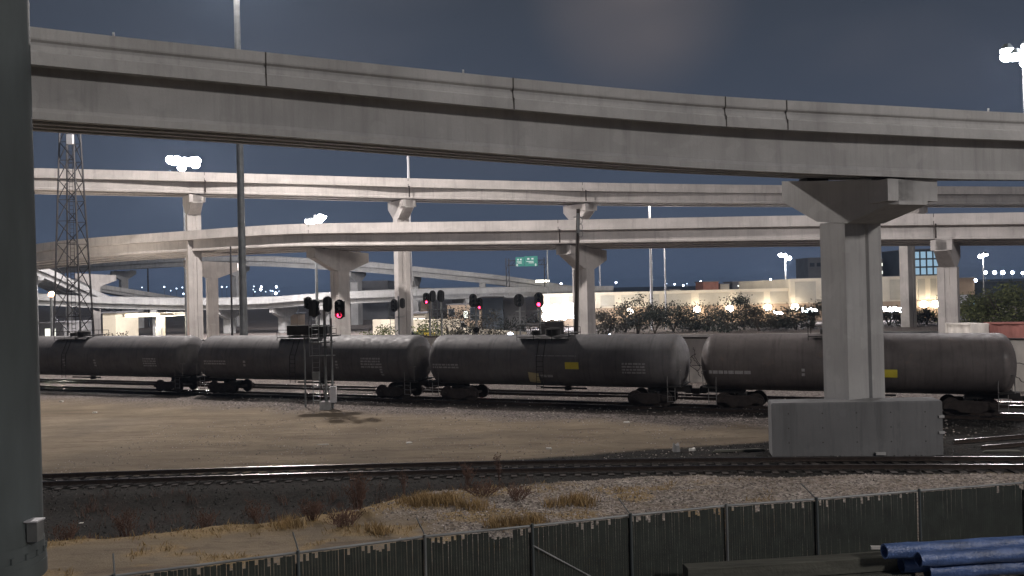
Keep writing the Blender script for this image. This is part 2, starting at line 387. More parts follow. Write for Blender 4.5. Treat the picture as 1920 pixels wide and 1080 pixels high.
weed(240, 990, .75, 22, .6, 'spreading reddish weed low in the ditch near the big steel column')
weed(125, 1008, .7, 18, .45, 'brown weed closest to the base of the big steel column')
weed(385, 985, .65, 12, .5, 'thin weed halfway along the dark ditch')
weed(650, 990, .4, 30, .7, 'low matted weeds in front of the bushy clump')
weed(905, 940, .45, 26, .7, 'low brown weeds on the gravel next to the straw grass')
weed(970, 950, .4, 22, .6, 'small brown weed tuft on the gravel left of the pale straw patch')

def litter(name, cat, label, px, py, dims, mat, rz=0, group=None):
    g0 = G(px, py); z = gz(g0.x, g0.y)
    mb = MB(); hx, hy, hz = dims[0]/2, dims[1]/2, dims[2]
    top = [(-hx, -hy), (-hx*.1, -hy*1.15), (hx, -hy*.7), (hx*.9, hy), (0, hy*.8), (-hx*.9, hy*1.1)]
    Rm = Matrix.Rotation(rz, 3, 'Z')
    vs = [g0+Rm @ Vector((a, b_, z+.01)) for a, b_ in top]+[g0+Rm @ Vector((a*.85, b_*.85, z+hz*(.6+.4*random.random()))) for a, b_ in top]
    n = 6; mb.add(vs, [tuple(range(n))[::-1], tuple(range(n, 2*n))]+[(k, (k+1) % n, n+(k+1) % n, n+k) for k in range(n)])
    mb.build(name, mat, label=label, cat=cat, group=group)
LG = 'litter lying on the bare ground'
litter('litter_scrap', 'litter', 'white scrap on the tan dirt just above the near rail', 1029, 841, (.28, .18, .07), 'paper', group=LG)
litter('litter_scrap', 'litter', 'small white scrap in the middle of the tan dirt', 767, 831, (.3, .2, .06), 'paper', .4, LG)
litter('litter_scrap', 'litter', 'long flat pale scrap on the tan dirt left of the middle', 605, 833, (.6, .16, .04), 'paper', .1, LG)
litter('litter_scrap', 'litter', 'tiny pale scrap on the dirt close to the big column', 178, 774, (.25, .2, .08), 'paper', group=LG)
litter('litter_scrap', 'litter', 'pale pebble sized scrap at the ballast edge beside the big column', 115, 753, (.25, .2, .12), 'paper', group=LG)
litter('litter_scrap', 'litter', 'small white scrap lying in the dark ditch', 152, 962, (.14, .1, .03), 'paper', group=LG)
litter('litter_scrap', 'litter', 'pale box shaped scrap in the dark strip left of the concrete block', 1298, 843, (.3, .25, .14), 'paper', group=LG)
litter('litter_scrap', 'litter', 'pale scrap against the ballast below the third tank car', 1175, 792, (.35, .2, .06), 'paper', group=LG)
litter('scrap_plank', 'plank', 'dark broken plank lying in the shade left of the concrete block', 1385, 846, (2.4, .25, .1), 'timber', .05)
litter('scrap_plank', 'plank', 'pale plank end lying by the rails right of the concrete block', 1880, 848, (1.6, .2, .1), 'timber', -.15)
litter('scrap_bundle', 'debris', 'grey upright lump of debris at the dark strip edge', 1268, 846, (.3, .3, .45), 'conc_old')

# ------------------------------------------------------------------ railway tracks
def track(name, label, fn, x0, x1, z=0.0, step=.62, ties=True):
    root = thing(name, label, 'track', (0, fn(0), z))
    def frame(x):
        dx = .05; t = Vector((dx, fn(x+dx)-fn(x), 0)).normalized(); return Vector((x, fn(x), z)), t, Vector((-t.y, t.x, 0))
    prof = [(-.07, 0), (.07, 0), (.07, .02), (.012, .04), (.012, .12), (.036, .13), (.036, .16), (-.036, .16), (-.036, .13), (-.012, .12), (-.012, .04), (-.07, .02)]
    for sd in (-.75, .75):
        secs = []
        hd = []
        for k in range(int((x1-x0)/1.0)+1):
            p, t, n = frame(x0+k)
            secs.append([p+n*(sd+a)+Vector((0, 0, h)) for a, h in prof])
            hd.append([p+n*(sd+a)+Vector((0, 0, h)) for a, h in ((-.035, .158), (.035, .158), (.034, .163), (.022, .169), (0, .1715), (-.022, .169), (-.034, .163))])
        r = MB().loft(secs).build('rail', 'railside', root)
        MB().loft(hd).build('running_surface', 'rail', r, smooth=True)
    if ties:
        mb = MB(); x = x0
        while x < x1:
            p, t, n = frame(x); a = math.atan2(t.y, t.x)+R(random.uniform(-1, 1))
            mb.box(p+Vector((0, 0, -.115)), (.23, 2.6, .16), a); x += step*abs(t.x)
        mb.build('sleeper', 'tie', root, kind='stuff')
    return root
track('railway_track', 'gently curving near railway track passing in front of the concrete block', ynear, -45, 50, .06)
track('railway_track', 'railway track under the tank cars', ytrain, -75, 45, -.01)
track('railway_track', 'empty railway track just behind the tank cars', lambda x: ytrain(x)+5.2, -75, 60, -.01)
track('railway_track', 'short stretch of track right of the concrete block leading away', lambda x: 35.6+.24*(x-16.0)+(x-16)*.03, 19.3, 60, .0)

# ------------------------------------------------------------------ flyovers
def crom(P, n=10):
    out = []
    P = [P[0]*2-P[1]]+P+[P[-1]*2-P[-2]]
    for i in range(1, len(P)-2):
        a, b_, c, d = P[i-1:i+3]
        for k in range(n):
            t = k/n; out.append(.5*((2*b_)+(c-a)*t+(2*a-5*b_+4*c-d)*t*t+(3*b_-a-3*c+d)*t**3))
    return out+[P[-2]]
class Deck:
    def __init__(s, name, label, pts, width, hp, hs, hg, over, ng, bank, mat, n=10, haunch=0.0, knots=None, group=None, groove=True, gw=.6):
        s.P = crom([W(*p) for p in pts], n); s.w = width; s.bank = bank; s.mat = mat; s.over = over; s.h = (hp, hs, hg)
        s.root = thing(name, label, 'flyover', (s.P[len(s.P)//2].x, s.P[len(s.P)//2].y, 0), group)
        s.T = []
        for i in range(len(s.P)):
            t = s.P[min(i+1, len(s.P)-1)]-s.P[max(i-1, 0)]; t.z = 0; s.T.append(t.normalized())
        A = -hp; B = -hp-hs
        if groove:
            near = [(0, 0), (.22, 0), (.25, A), (-.03, A+.001), (-.03, A*.86), (.05, A*.80), (.10, A*.60), (.10, A*.50), (.015, A*.42), (0, A*.36)]
        else:
            near = [(0, 0), (.22, 0), (.28, A), (-.02, A), (.0, A*.45)]
        s.sweep(near, 'parapet'); s.sweep([(width-a, z) for a, z in near[::-1]], 'parapet')
        s.sweep([(-.05, A), (width+.05, A), (width+.05, B), (-.05, B)], 'deck_slab')
        g = (width-2*over-gw)/max(1, ng-1)
        for k in range(ng):
            a0 = over+k*g
            def prof(f, a0=a0):
                o = haunch*f*(1 if k == 0 else 0)
                return [(a0+o, B), (a0+gw+o, B), (a0+gw+o, B-hg*.78), (a0+gw+.08+o, B-hg*.86), (a0+gw+.08+o, B-hg), (a0-.08+o, B-hg), (a0-.08+o, B-hg*.86), (a0+o, B-hg*.78)]
            s.sweep(prof, 'girder', knots)
    def at(s, i, a, z): 
        p, t = s.P[i], s.T[i]; return p+Vector((-t.y, t.x, 0))*a+Vector((0, 0, z+s.bank*a))
    def sweep(s, prof, name, knots=None):
        secs = []
        for i in range(len(s.P)):
            pr = prof
            if callable(prof):
                f = 0
                if knots:
                    x = s.P[i].x
                    for a, b_ in zip(knots[:-1], knots[1:]):
                        if a <= x <= b_: f = abs(2*(x-a)/(b_-a)-1)**1.6
                pr = prof(f)
            secs.append([s.at(i, a, z) for a, z in pr])
        return MB().loft(secs).build(name, s.mat, s.root)
    def nearest(s, px, py):       # sample index whose near edge sits in direction px
        d = ray(px, py); return min(range(len(s.P)), key=lambda i: abs((s.P[i].x)/(s.P[i].y)-d.x/d.y))
    def joint(s, px, py, w=.05):
        i = s.nearest(px, py); d = ray(px, py); P0 = s.P[i]; k = d.x/d.y; t = s.T[i]
        u = (k*P0.y-P0.x)/(t.x-k*t.y); p = P0+t*u; n = Vector((-t.y, t.x, 0)); A = -s.h[0]; B = A-s.h[1]
        if 0 < i < len(s.P)-1:
            q = s.P[i+1] if u > 0 else s.P[i-1]; f = min(1, abs(u)/(q-P0).length); p.z = P0.z+(q.z-P0.z)*f
        pr = [(-.008, .01), (.23, .01), (.23, -.05), (.02, -.05), (.02, A*.5), (.112, A*.5), (.112, A*.62), (-.04, A*.9), (-.03, B-.006), (-.058, B-.006), (-.058, A*.84), (.04, A*.78), (.092, A*.6), (.092, A*.5), (.007, A*.42), (-.008, A*.36)]
        MB().prism([p+n*a+Vector((0, 0, z))-t*w/2 for a, z in pr], t*w).build('expansion_joint', 'joint', s.root)
    def pier(s, px, py, colw, cold, L, he, hc, T, off=None, skew=0.0, groove=True, block=0.0):
        """hammerhead pier below the deck in direction px"""
        i = s.nearest(px, py); d = ray(px, py); t = s.T[i]; n = Vector((-t.y, t.x, 0))
        if skew: Rm = Matrix.Rotation(skew, 3, 'Z'); n = Rm @ n; t = Rm @ t
        P0 = s.P[i]; a0 = s.w/2 if off is None else off
        # slide along tangent so that the column stands in that direction
        c = P0+n*a0; k = d.x/d.y; u = (k*c.y-c.x)/(t.x-k*t.y); c = c+t*u
        zt = P0.z-sum(s.h)-.12; B = s.bank
        if abs(u) > .1 and 0 < i < len(s.P)-1:
            q = s.P[i+1] if u > 0 else s.P[i-1]; zt += (q.z-P0.z)*min(1, abs(u)/(q-P0).length)
        col = thing('pier', None, None, (c.x-s.root.location.x, c.y-s.root.location.y, 0)); col.parent = s.root
        zc = zt+B*a0
        w, dd = colw/2, cold/2; g = .12 if groove else 0
        def rect(z): 
            q = [(-w, -dd), (-w*.3, -dd), (-w*.22, -dd+g), (w*.22, -dd+g), (w*.3, -dd), (w, -dd), (w, dd), (w*.3, dd), (w*.22, dd-g), (-w*.22, dd-g), (-w*.3, dd), (-w, dd)]
            return [c+t*x+n*y+Vector((0, 0, z-c.z)) for x, y in q]
        MB().loft([rect(-.6), rect(zc-hc+.02)]).build('column', s.mat, col)
        def cp(a, z, off_=0): return c+n*(a)+t*off_+Vector((0, 0, zt+B*(a0+a)+z-c.z))
        ch = min(.25, T*.18)
        poly = [(-L/2, 0), (-L/2, -he), (-dd-.15, -hc), (dd+.15, -hc), (L/2, -he), (L/2, 0)]
        secs = []
        for o, sc in ((-T/2, ch), (-T/2+ch, 0), (T/2-ch, 0), (T/2, ch)):
            secs.append([cp(a-math.copysign(sc if abs(a) > dd+.3 else 0, a), z, o) for a, z in poly])
        MB().loft(secs).build('cap', s.mat, col)
        if block:
            MB().box(cp(-L/2+.55, -he*.45-.02), (T+.5, 1.1, he*.9), math.atan2(t.y, t.x)).build('cap_end_block', s.mat, col)
        for k_ in range(2 if L < 9 else 3):
            a = (-.32+.64*k_/(1 if L < 9 else 2))*L
            MB().box(cp(a, .06), (T*.6, .6, .14), math.atan2(t.y, t.x)).build('bearing', 'joint', col)
        return col

near = Deck('flyover', 'grey concrete flyover ramp crossing the top of the view nearest the tracks, with grooved parapet',
            [(-700, -70, 19), (-300, 0, 22), (60, 50, 25), (500, 98, 27.8), (960, 146, 30), (1330, 179, 31.4), (1700, 200, 32.5), (1920, 212, 34.3), (2250, 226, 38.5), (2700, 243, 45)],
            8.0, .86, .25, 1.57, .6, 4, .125, 'conc_near', 10)
for x, y in ((498, 98), (962, 146), (1360, 182), (1475, 188)): near.joint(x, y, .045)
near.pier(1598, 600, 1.85, 1.6, 7.3, .95, 1.8, 1.9, off=4.0, skew=R(10), block=1)
upper = Deck('flyover', 'high pale concrete flyover crossing behind, uppermost of the far flyovers, lit from the front',
             [(-500, 300, 104), (-200, 307, 107), (65, 315, 110), (380, 323, 114), (760, 334, 119), (1090, 342, 123), (1450, 347, 129), (1920, 350, 135), (2400, 352, 142)],
             8.5, .98, .25, 1.5, .5, 3, .03, 'conc_far', 12, haunch=.75, groove=False,
             knots=[W(-200, 307, 107).x, W(365, 323, 114).x, W(757, 334, 119).x, W(1090, 342, 123).x, W(1700, 347, 132).x, W(2300, 352, 142).x])
for x, y in ((383, 323), (765, 334), (1092, 342)): upper.joint(x, y, .08)
for x in (366, 756, 1090, 1703): upper.pier(x, 600 if x < 1200 else 560, 1.8, 1.6, 6.4, 1.1, 2.6, 1.6, off=4.2, skew=R(20), block=1)
mid = Deck('flyover', 'long pale concrete flyover at half height, curving away to the left behind the lattice tower',
           [(-420, 520, 165), (-150, 487, 150), (70, 457, 133), (160, 447, 127), (320, 435, 118), (530, 421, 108), (740, 417, 104), (960, 414, 102), (1200, 409.5, 100), (1440, 405, 97.5), (1650, 402, 94.5), (1920, 398, 90), (2300, 392, 84)],
           8.5, .98, .25, 1.45, .85, 4, -.065, 'conc_far', 10, groove=False)
for x, y in ((578, 420), (1046, 412), (1750, 401)): mid.joint(x, y, .07)
for x, y in ((180, 560), (398, 560), (638, 560), (1096, 560), (1779, 570)):
    mid.pier(x, y, 2.0, 1.7, 8.6, 1.25, 2.7, 1.6, skew=R(-16 if x > 1500 else -32), block=1)
ramp1 = Deck('flyover', 'thin grey flyover ramp in the distance sloping down to the right behind the green signs',
             [(-250, 530, 300), (60, 500, 265), (230, 489, 240), (330, 483, 228), (480, 481, 215), (620, 488, 212), (720, 495, 210), (860, 508, 212), (960, 519, 216), (1060, 534, 222), (1180, 552, 232), (1300, 570, 245)],
             8.5, .9, .25, 1.3, .8, 3, .04, 'conc_old', 8, groove=False)
for x in (232, 445, 668, 778, 905): ramp1.pier(x, 540, 2.2, 2.0, 7.0, 1.1, 2.6, 1.6, groove=False, skew=R(-15))
low = Deck('flyover', 'low pale flyover just above the tank cars, level across the left half of the view',
           [(-420, 556, 150), (-150, 551, 158), (70, 551, 165), (190, 557, 172), (345, 561, 176), (480, 558.5, 172), (575, 551.5, 168), (700, 546.5, 172), (860, 541, 184), (1010, 538, 200), (1150, 536, 220)],
           8.5, .98, .25, 1.05, 1.0, 3, .03, 'conc_old', 8, groove=False)
for x in (-100, 297, 430, 533, 610, 866, 960): low.pier(x, 590, 1.9, 1.6, 7.0, .8, 2.0, 1.3, groove=False, skew=R(-8))
ramp2 = Deck('flyover', 'narrow grey ramp on the left sloping down to meet the low flyover',
             [(-300, 470, 205), (60, 512, 212), (195, 534, 220), (270, 546, 228), (345, 558, 238), (430, 571, 250)],
             7, .9, .2, .8, .7, 3, .02, 'conc_old', 8, groove=False)
for x in (130, 262): ramp2.pier(x, 590, 1.6, 1.4, 5.6, .7, 1.6, 1.2, groove=False)
ramp3 = Deck('flyover', 'steep dark ramp seen through the lattice tower on the far left',
             [(-200, 420, 140), (-40, 462, 150), (75, 497, 160), (165, 538, 172), (230, 566, 182)],
             7, .9, .2, .9, .7, 3, .02, 'conc_old', 8, groove=False)
ramp3.pier(60, 590, 1.6, 1.4, 5.6, .7, 1.6, 1.2, groove=False)

for (dk_, px_, py_) in ((mid, 1046, 412), (mid, 1750, 401), (upper, 383, 323), (upper, 765, 334), (upper, 1096, 342)):
    i = dk_.nearest(px_, py_); P0 = dk_.P[i]; t = dk_.T[i]; k = ray(px_, py_).x/ray(px_, py_).y; u = (k*P0.y-P0.x)/(t.x-k*t.y); p = P0+t*u
    MB().tube([p+Vector((.15, -.12, -1.1)), p+Vector((.15, -.12, -2.7))], .09, 6).build('drain_pipe', 'rust', dk_.root)
# crash block round the near pier
g0 = G(1452, 857, 0); g1 = G(1775, 857, 0); g0.y = 35.1; g0.x = ray(1452, 860).x/ray(1452, 860).y*35.1; xb = ray(1775, 860).x/ray(1775, 860).y*34.7
q = [Vector((g0.x, 35.35, 0)), Vector((xb, 34.95, 0)), Vector((xb+.18, 36.15, 0)), Vector((g0.x+.22, 36.55, 0))]
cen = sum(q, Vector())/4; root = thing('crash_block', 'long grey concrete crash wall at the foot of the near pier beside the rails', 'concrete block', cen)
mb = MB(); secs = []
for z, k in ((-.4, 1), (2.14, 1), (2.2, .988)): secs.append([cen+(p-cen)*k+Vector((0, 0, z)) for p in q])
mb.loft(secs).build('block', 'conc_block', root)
mb = MB()
for zz in (.9, 1.55): mb.box(q[1]+Vector((-.05, -.02, zz)), (.22, .05, .1))
mb.box((q[0]+q[1])/2+Vector((.9, -.06, .07)), (.4, .2, .1)); mb.build('spall_patch', 'conc_near', root)
dw = q[1]-q[0]; nw = Vector((dw.y, -dw.x, 0)).normalized()
for i in range(5):
    for zz in (.55, 1.15, 1.75): pt_ = q[0]+dw*(.1+.2*i)+Vector((0, 0, zz)); MB().tube([pt_+nw*.004, pt_-nw*.02], .03, 8).build('tie_hole', 'joint', root)
for i in (): pt_ = q[0]+dw*i; MB().box(pt_+Vector((0, 0, 1.06))+nw*.001, (.03, .01, 2.1), math.atan2(dw.y, dw.x)).build('form_joint', 'joint', root)

# ------------------------------------------------------------------ big steel column at the left
cc = Vector((-14.0, 22.0, 0)); ex = ray(57, 560); rr = 1.45; cx = ex.x/ex.y*22.0-rr*1.02; cc = Vector((cx, 22.0, 0))
root = thing('steel_column', 'huge dark round steel column rising out of the picture at the left edge', 'column', cc)
mb = MB(); mb.tube([cc+Vector((0, 0, z)) for z in (.9, 8, 22)], [rr*1.03, rr, rr*.93], 40); mb.build('shaft', 'galv_dark', root, smooth=True)
MB().tube([cc+Vector((0, 0, z)) for z in (.55, .9)], [rr*1.05, rr*1.045], 40).build('collar', 'galv_dark', root, smooth=True)
MB().tube([cc+Vector((0, 0, z)) for z in (.38, .55)], [rr*1.07, rr*1.07], 40).build('base_plate', 'galv_dark', root, smooth=True)
MB().tube([cc+Vector((0, 0, z)) for z in (-.3, .38)], [rr*1.08, rr*1.08], 40).build('footing', 'galv_dark', root, smooth=True)
mb = MB()
for k in range(24):
    a = k*math.pi/12; mb.tube([cc+Vector((math.cos(a)*rr*1.055, math.sin(a)*rr*1.055, z)) for z in (.55, .70)], .045, 6)
mb.build('anchor_bolt', 'galv_dark', root)
mb = MB(); bx_ = cc+Vector((rr*1.05+.10, -.25, 1.25)); mb.box(bx_, (.26, .3, .5)); o = mb.build('junction_box', 'galv', root)
MB().box(bx_+Vector((0, -.02, .27)), (.34, .38, .04)).build('box_lid', 'galv_light', o)

# ------------------------------------------------------------------ fence along the bottom
fence = thing('fence', 'low chain link fence with dark green slats along the bottom of the view', 'fence', (FP[4].x, FP[4].y, 0))
P = [Vector((p.x, p.y, 1.8)) for p in FP]
MB().tube(P, .028, 8).build('top_rail', 'galv', fence)
MB().tube([p-Vector((0, 0, 1.72)) for p in P], .012, 6).build('bottom_wire', 'galv', fence)
mb = MB(); wire = MB()
for a, b_ in zip(P[:-1], P[1:]):
    d = b_-a; L = d.length; t = d/L; n = Vector((-t.y, t.x, 0)); u = .05; ang = math.atan2(t.y, t.x)
    while u < L-.03:
        p = a+t*u; pr_ = .32*math.exp(-((p.x+.5)/6.0)**2)+.05; drop = random.uniform(.10, .19) if random.random() < pr_ else random.uniform(0, .025)
        mb.box(p+Vector((0, 0, -drop/2-.87)), (.056, .006, 1.68-drop), ang, R(random.uniform(-.4, .4))); u += .0605
    u = -1.7
    while u < L:
        for s_ in (1, -1):
            p0 = u; p1 = u+1.7
            if s_ < 0: p0, p1 = p1, p0
            z0, z1 = -1.7, 0.
            # clip
            q0, q1 = Vector((p0, z0)), Vector((p1, z1))
            def clip(q0, q1, lim, sgn):
                if (q0.x-lim)*sgn < 0 and (q1.x-lim)*sgn < 0: return None
                if (q0.x-lim)*sgn < 0: k = (lim-q0.x)/(q1.x-q0.x); q0 = q0.lerp(q1, k)
                elif (q1.x-lim)*sgn < 0: k = (lim-q1.x)/(q0.x-q1.x); q1 = q1.lerp(q0, k)
                return q0, q1
            r_ = clip(q0, q1, 0, 1); r_ = r_ and clip(r_[0], r_[1], L, -1)
            if r_: wire.beam(a+t*r_[0].x+n*.012+Vector((0, 0, r_[0].y)), a+t*r_[1].x+n*.012+Vector((0, 0, r_[1].y)), .004)
        u += .11
mb.build('privacy_slats', 'slat', fence, fix=False); wire.build('chain_mesh', 'galv', fence, fix=False)
for k, p in enumerate(P):
    MB().tube([p+Vector((0, -.045, -2.1)), p+Vector((0, -.045, .06))], .034, 8).build('post', 'galv' if k in (3, 6) else 'galv_dark', fence)
    if k in (1, 2, 3, 5, 7): MB().tube([p+Vector((0, .0, .02)), p+Vector((-.22, .42, .30))], .016, 6).build('barbed_wire_arm', 'galv', fence)
a = P[4]+Vector((0, -.06, -.42)); b_ = P[5]+Vector((-.3, -.06, -1.75)); MB().tube([a, b_], .022, 6).build('diagonal_brace', 'galv', fence)

# ------------------------------------------------------------------ pile of beams and wrapped pipes
def pile_beam(p0, p1, w, h, label, mat='timber'):
    p0, p1 = Vector(p0), Vector(p1); d = (p1-p0); L = d.length; ang = math.atan2(d.y, d.x)
    root = thing('timber_beam', label, 'beam', (p0+p1)/2-Vector((0, 0, h/2)), 'timber beams stacked by the fence')
    mb = MB(); secs = []
    for k in range(9):
        c = p0.lerp(p1, k/8)+Vector((0, 0, random.uniform(-.01, .01))); n = Vector((-math.sin(ang), math.cos(ang), 0)); bz = .03
        secs.append([c+n*a+Vector((0, 0, z)) for a, z in ((-w/2, -h/2), (w/2, -h/2), (w/2, h/2-bz), (w/2-bz, h/2), (-w/2+bz, h/2), (-w/2, h/2-bz))])
    mb.loft(secs).build('beam', mat, root)
    return root
def H(px, py, z): g0 = G(px, py, z); return Vector((g0.x, g0.y, z))
a = H(1285, 1062, .75); b_ = H(1730, 1032, .80)
pile_beam(a-Vector((0, 0, .17)), b_-Vector((0, 0, .17)), .40, .34, 'long thick square timber on top of the pile at the bottom right')
pile_beam(a+Vector((-1.2, -.15, -.53)), b_+Vector((-.4, -.2, -.56)), .44, .34, 'lower thick timber under the long top one, near the bottom edge')
pile_beam(a+Vector((-.6, -.75, -.53)), b_+Vector((.3, -.75, -.56)), .44, .34, 'lower timber in front of the stacked pair')
def pipe(px0, py0, px1, py1, z, r, label):
    a, b_ = H(px0, py0, z), H(px1, py1, z); d = (b_-a).normalized()
    root = thing('wrapped_pipe', label, 'pipe', (a+b_)/2-Vector((0, 0, r)), 'blue wrapped pipes piled by the fence')
    q = d.to_track_quat('X', 'Z').to_matrix(); L = (b_-a).length; mb = MB(); n = 20
    rings = []
    for k in range(int(L/.12)+1):
        t = k*.12; rings.append([a+d*t+q @ Vector((0, math.cos(2*math.pi*j/n), math.sin(2*math.pi*j/n)))*r*(1+.05*math.sin(t*5+j*1.3)*math.sin(t*2.1)+random.uniform(-.018, .018)) for j in range(n)])
    rings2 = [[a+d*.25+(p-a)*.80 for p in rings[0]], [a+(p-a)*.80 for p in rings[0]]]+rings
    vs = [p for q_ in rings2 for p in q_]; fs = []
    for i in range(len(rings2)-1):
        for k in range(n): fs.append((i*n+k, (i+1)*n+k, (i+1)*n+(k+1) % n, i*n+(k+1) % n))
    fs += [tuple(range(n)), tuple((len(rings2)-1)*n+k for k in range(n))[::-1]]
    mb.add(vs, fs).build('pipe_wrap', 'wrap', root, smooth=True)
pipe(1658, 1034, 2200, 1002, 1.0, .17, 'top blue wrapped pipe in the pile at the bottom right corner')
pipe(1722, 1049, 2250, 1018, .84, .16, 'second blue wrapped pipe just below the top one')
pipe(1738, 1072, 2250, 1042, .50, .17, 'lowest blue wrapped pipe, end showing near the bottom right corner')
pipe(1690, 1060, 2230, 1032, .62, .17, 'blue wrapped pipe tucked between the upper and lowest ones')
for i, (px, lab) in enumerate(((1760, 'short timber bearer under the left end of the blue pipes'), (1915, 'short timber bearer under the right part of the blue pipes'))):
    c = H(px, 1062, .14); root = thing('timber_bearer', lab, 'bearer', (c.x, c.y, 0)); MB().box((c.x, c.y, .14), (.25, 1.6, .26), .15).build('bearer', 'timber', root)
c = H(1638, 1072, .12); root = thing('white_stick', 'short pale square stick lying below the long timber', 'stick', (c.x, c.y, 0)); MB().box((c.x, c.y-.4, .82), (.42, .07, .07), -.1).build('stick', 'paper', root)
c = H(1580, 1015, .1); litter('leaf_litter', 'litter', 'pale crumpled scrap caught low on the fence left of the blue pipes', 1582, 1022, (.3, .2, .1), 'paper')

# ------------------------------------------------------------------ tank cars
def tank_car(label, px0, px1, mat, marks, dome_dx=0.0, r=1.6):
    def onx(px): d = ray(px, 690); k = d.x/d.y; Y = TC/(1-TS*k); return k*Y, Y
    (xa, ya), (xb, yb) = onx(px0), onx(px1)
    a, b_ = Vector((xa, ya, 0)), Vector((xb, yb, 0)); L = (b_-a).length; c = (a+b_)/2; c.z = .15
    root = thing('tank_car', label, 'tank car', (0, 0, 0), 'tank cars of the freight train')
    cz = 4.22-r
    # barrel with dished ends
    secs = []; n = 40; hl = L/2-.15; prof = []
    for k in range(7): th = k*math.pi/12; prof.append((-hl+.75*(1-math.sin(th)), max(.05, r*math.sin(math.pi/2-math.pi/2*(1-k/6))**.55)))
    prof = [(-hl+.75*(1-math.cos(math.pi/2*k/7)), max(.06, r*math.sin(math.pi/2*k/7))) for k in range(8)]
    prof += [(x, r) for x in np.linspace(-hl+.8, hl-.8, 7)]+[(-x, q_) for x, q_ in prof[::-1]]
    MB().tube([Vector((x, 0, cz)) for x, _ in prof], [q_ for _, q_ in prof], n).build('tank_shell', mat, root, smooth=True)
    for x in (-hl*.55, -hl*.18, hl*.18, hl*.55): MB().tube([Vector((x-.02, 0, cz)), Vector((x+.02, 0, cz))], r+.006, n).build('weld_band', mat, root, smooth=True)
    # top fittings
    d = dome_dx; o = MB().tube([Vector((d, 0, cz+r-.1)), Vector((d, 0, cz+r+.33))], .5, 20).build('fittings_housing', 'under', root, smooth=True)
    MB().tube([Vector((d, 0, cz+r+.33)), Vector((d, 0, cz+r+.40))], [.53, .42], 20).build('housing_lid', 'under', o)
    MB().tube([Vector((d-1.15, 0, cz+r-.1)), Vector((d-1.15, 0, cz+r+.25))], .3, 14).build('manway', 'under', root, smooth=True)
    mb = MB()
    for sy in (-1, 1): mb.box((d-.3, sy*.95, cz+r*.86+.12), (3.4, .42, .05))
    mb.box((d+1.25, 0, cz+r+.08), (.4, 2.2, .05)); mb.build('walkway', 'under', root)
    mb = MB()
    for sy in (-1, 1):
        for x in (d-2.0, d-.9, d+.3, d+1.4): mb.tube([(x, sy*1.14, cz+r*.8), (x, sy*1.14, cz+r+.42)], .02, 5)
        mb.tube([(d-2.0, sy*1.14, cz+r+.42), (d+1.4, sy*1.14, cz+r+.42)], .022, 5)
    mb.build('handrail', 'under', root)
    # ladders at both sides
    for sy in (-1, 1):
        mb = MB(); y1 = sy*(r+.12); x = d-.3
        for sx in (-.22, .22): mb.tube([(x+sx, y1, 1.0), (x+sx, y1, cz+.2), (x+sx, sy*1.15, cz+r*.82)], .022, 5)
        for k in range(7): mb.tube([(x-.22, y1, 1.15+k*.3), (x+.22, y1, 1.15+k*.3)], .015, 5)
        mb.build('side_ladder', 'under', root)
    # end platforms, sills, couplers, brake wheel
    for sx in (-1, 1):
        MB().box((sx*(L/2-1.3), 0, 1.02), (2.5, .7, .34)).build('stub_sill', 'under', root)
        mb = MB(); mb.box((sx*(L/2-.75), 0, 1.24), (.75, 2.9, .06)); mb.build('end_platform', 'under', root)
        mb = MB()
        for y in (-1.4, -.45, .45, 1.4): mb.tube([(sx*(L/2-.42), y, 1.25), (sx*(L/2-.42), y, 2.2)], .022, 5)
        mb.tube([(sx*(L/2-.42), -1.4, 2.2), (sx*(L/2-.42), 1.4, 2.2)], .022, 5)
        for y in (-1.4, 1.4):
            mb.tube([(sx*(L/2-1.15), y, 2.2), (sx*(L/2-.42), y, 2.2)], .022, 5); mb.tube([(sx*(L/2-1.15), y, .35), (sx*(L/2-1.15), y, 2.2)], .022, 5); mb.tube([(sx*(L/2-.72), y, .35), (sx*(L/2-.72), y, 1.2)], .022, 5)
            for zz in (.4, .7, 1.0): mb.tube([(sx*(L/2-1.15), y, zz), (sx*(L/2-.72), y, zz)], .02, 5)
        mb.build('end_handrail', 'silver', root)
        mb = MB(); mb.box((sx*(L/2-.0), 0, .88), (.75, .22, .24)); mb.box((sx*(L/2+.30), 0, .88), (.26, .36, .32)); mb.build('coupler', 'rust', root)
        for y in (-1, 1):
            mb = MB(); xb_ = sx*(L/2-2.35); mb.prism([Vector((xb_-.6, y*.3, 1.1)), Vector((xb_-.35, y*1.25, 1.95)), Vector((xb_+.35, y*1.25, 1.95)), Vector((xb_+.6, y*.3, 1.1))], (0, y*.12, .1)).build('saddle', 'under', root)
        # truck
        tx = sx*(L/2-2.35)
        tr = thing('truck', None, None, (tx, 0, 0)); tr.parent = root
        for y in (-1.0, 1.0):
            mb = MB(); mb.prism([Vector((tx+x, y-.07, z)) for x, z in ((-1.25, .36), (-1.25, .62), (-.55, .80), (.55, .80), (1.25, .62), (1.25, .36), (.85, .40), (.42, .20), (-.42, .20), (-.85, .40))], (0, .14, 0)).build('side_frame', 'rust', tr)
        MB().box((tx, 0, .62), (.4, 2.1, .3)).build('bolster', 'under', tr)
        for wx in (-.88, .88):
            for y in (-.76, .76):
                MB().tube([(tx+wx, y-.065, .47), (tx+wx, y+.065, .47)], .455, 20).build('wheel', 'rust', tr)
            MB().tube([(tx+wx, -1.1, .47), (tx+wx, 1.1, .47)], .09, 10).build('axle', 'rust', tr)
    mb = MB(); mb.tube([(L/2-.38, -.55, 2.3), (L/2-.34, -.55, 2.3)], .28, 16); mb.build('brake_wheel', 'silver', root)
    MB().box((.8, -.55, .95), (3.0, .12, .1)).build('brake_rod', 'under', root)
    MB().tube([(.9, 0, .75), (.9, 0, 1.25)], .22, 12).build('bottom_outlet', 'under', root)
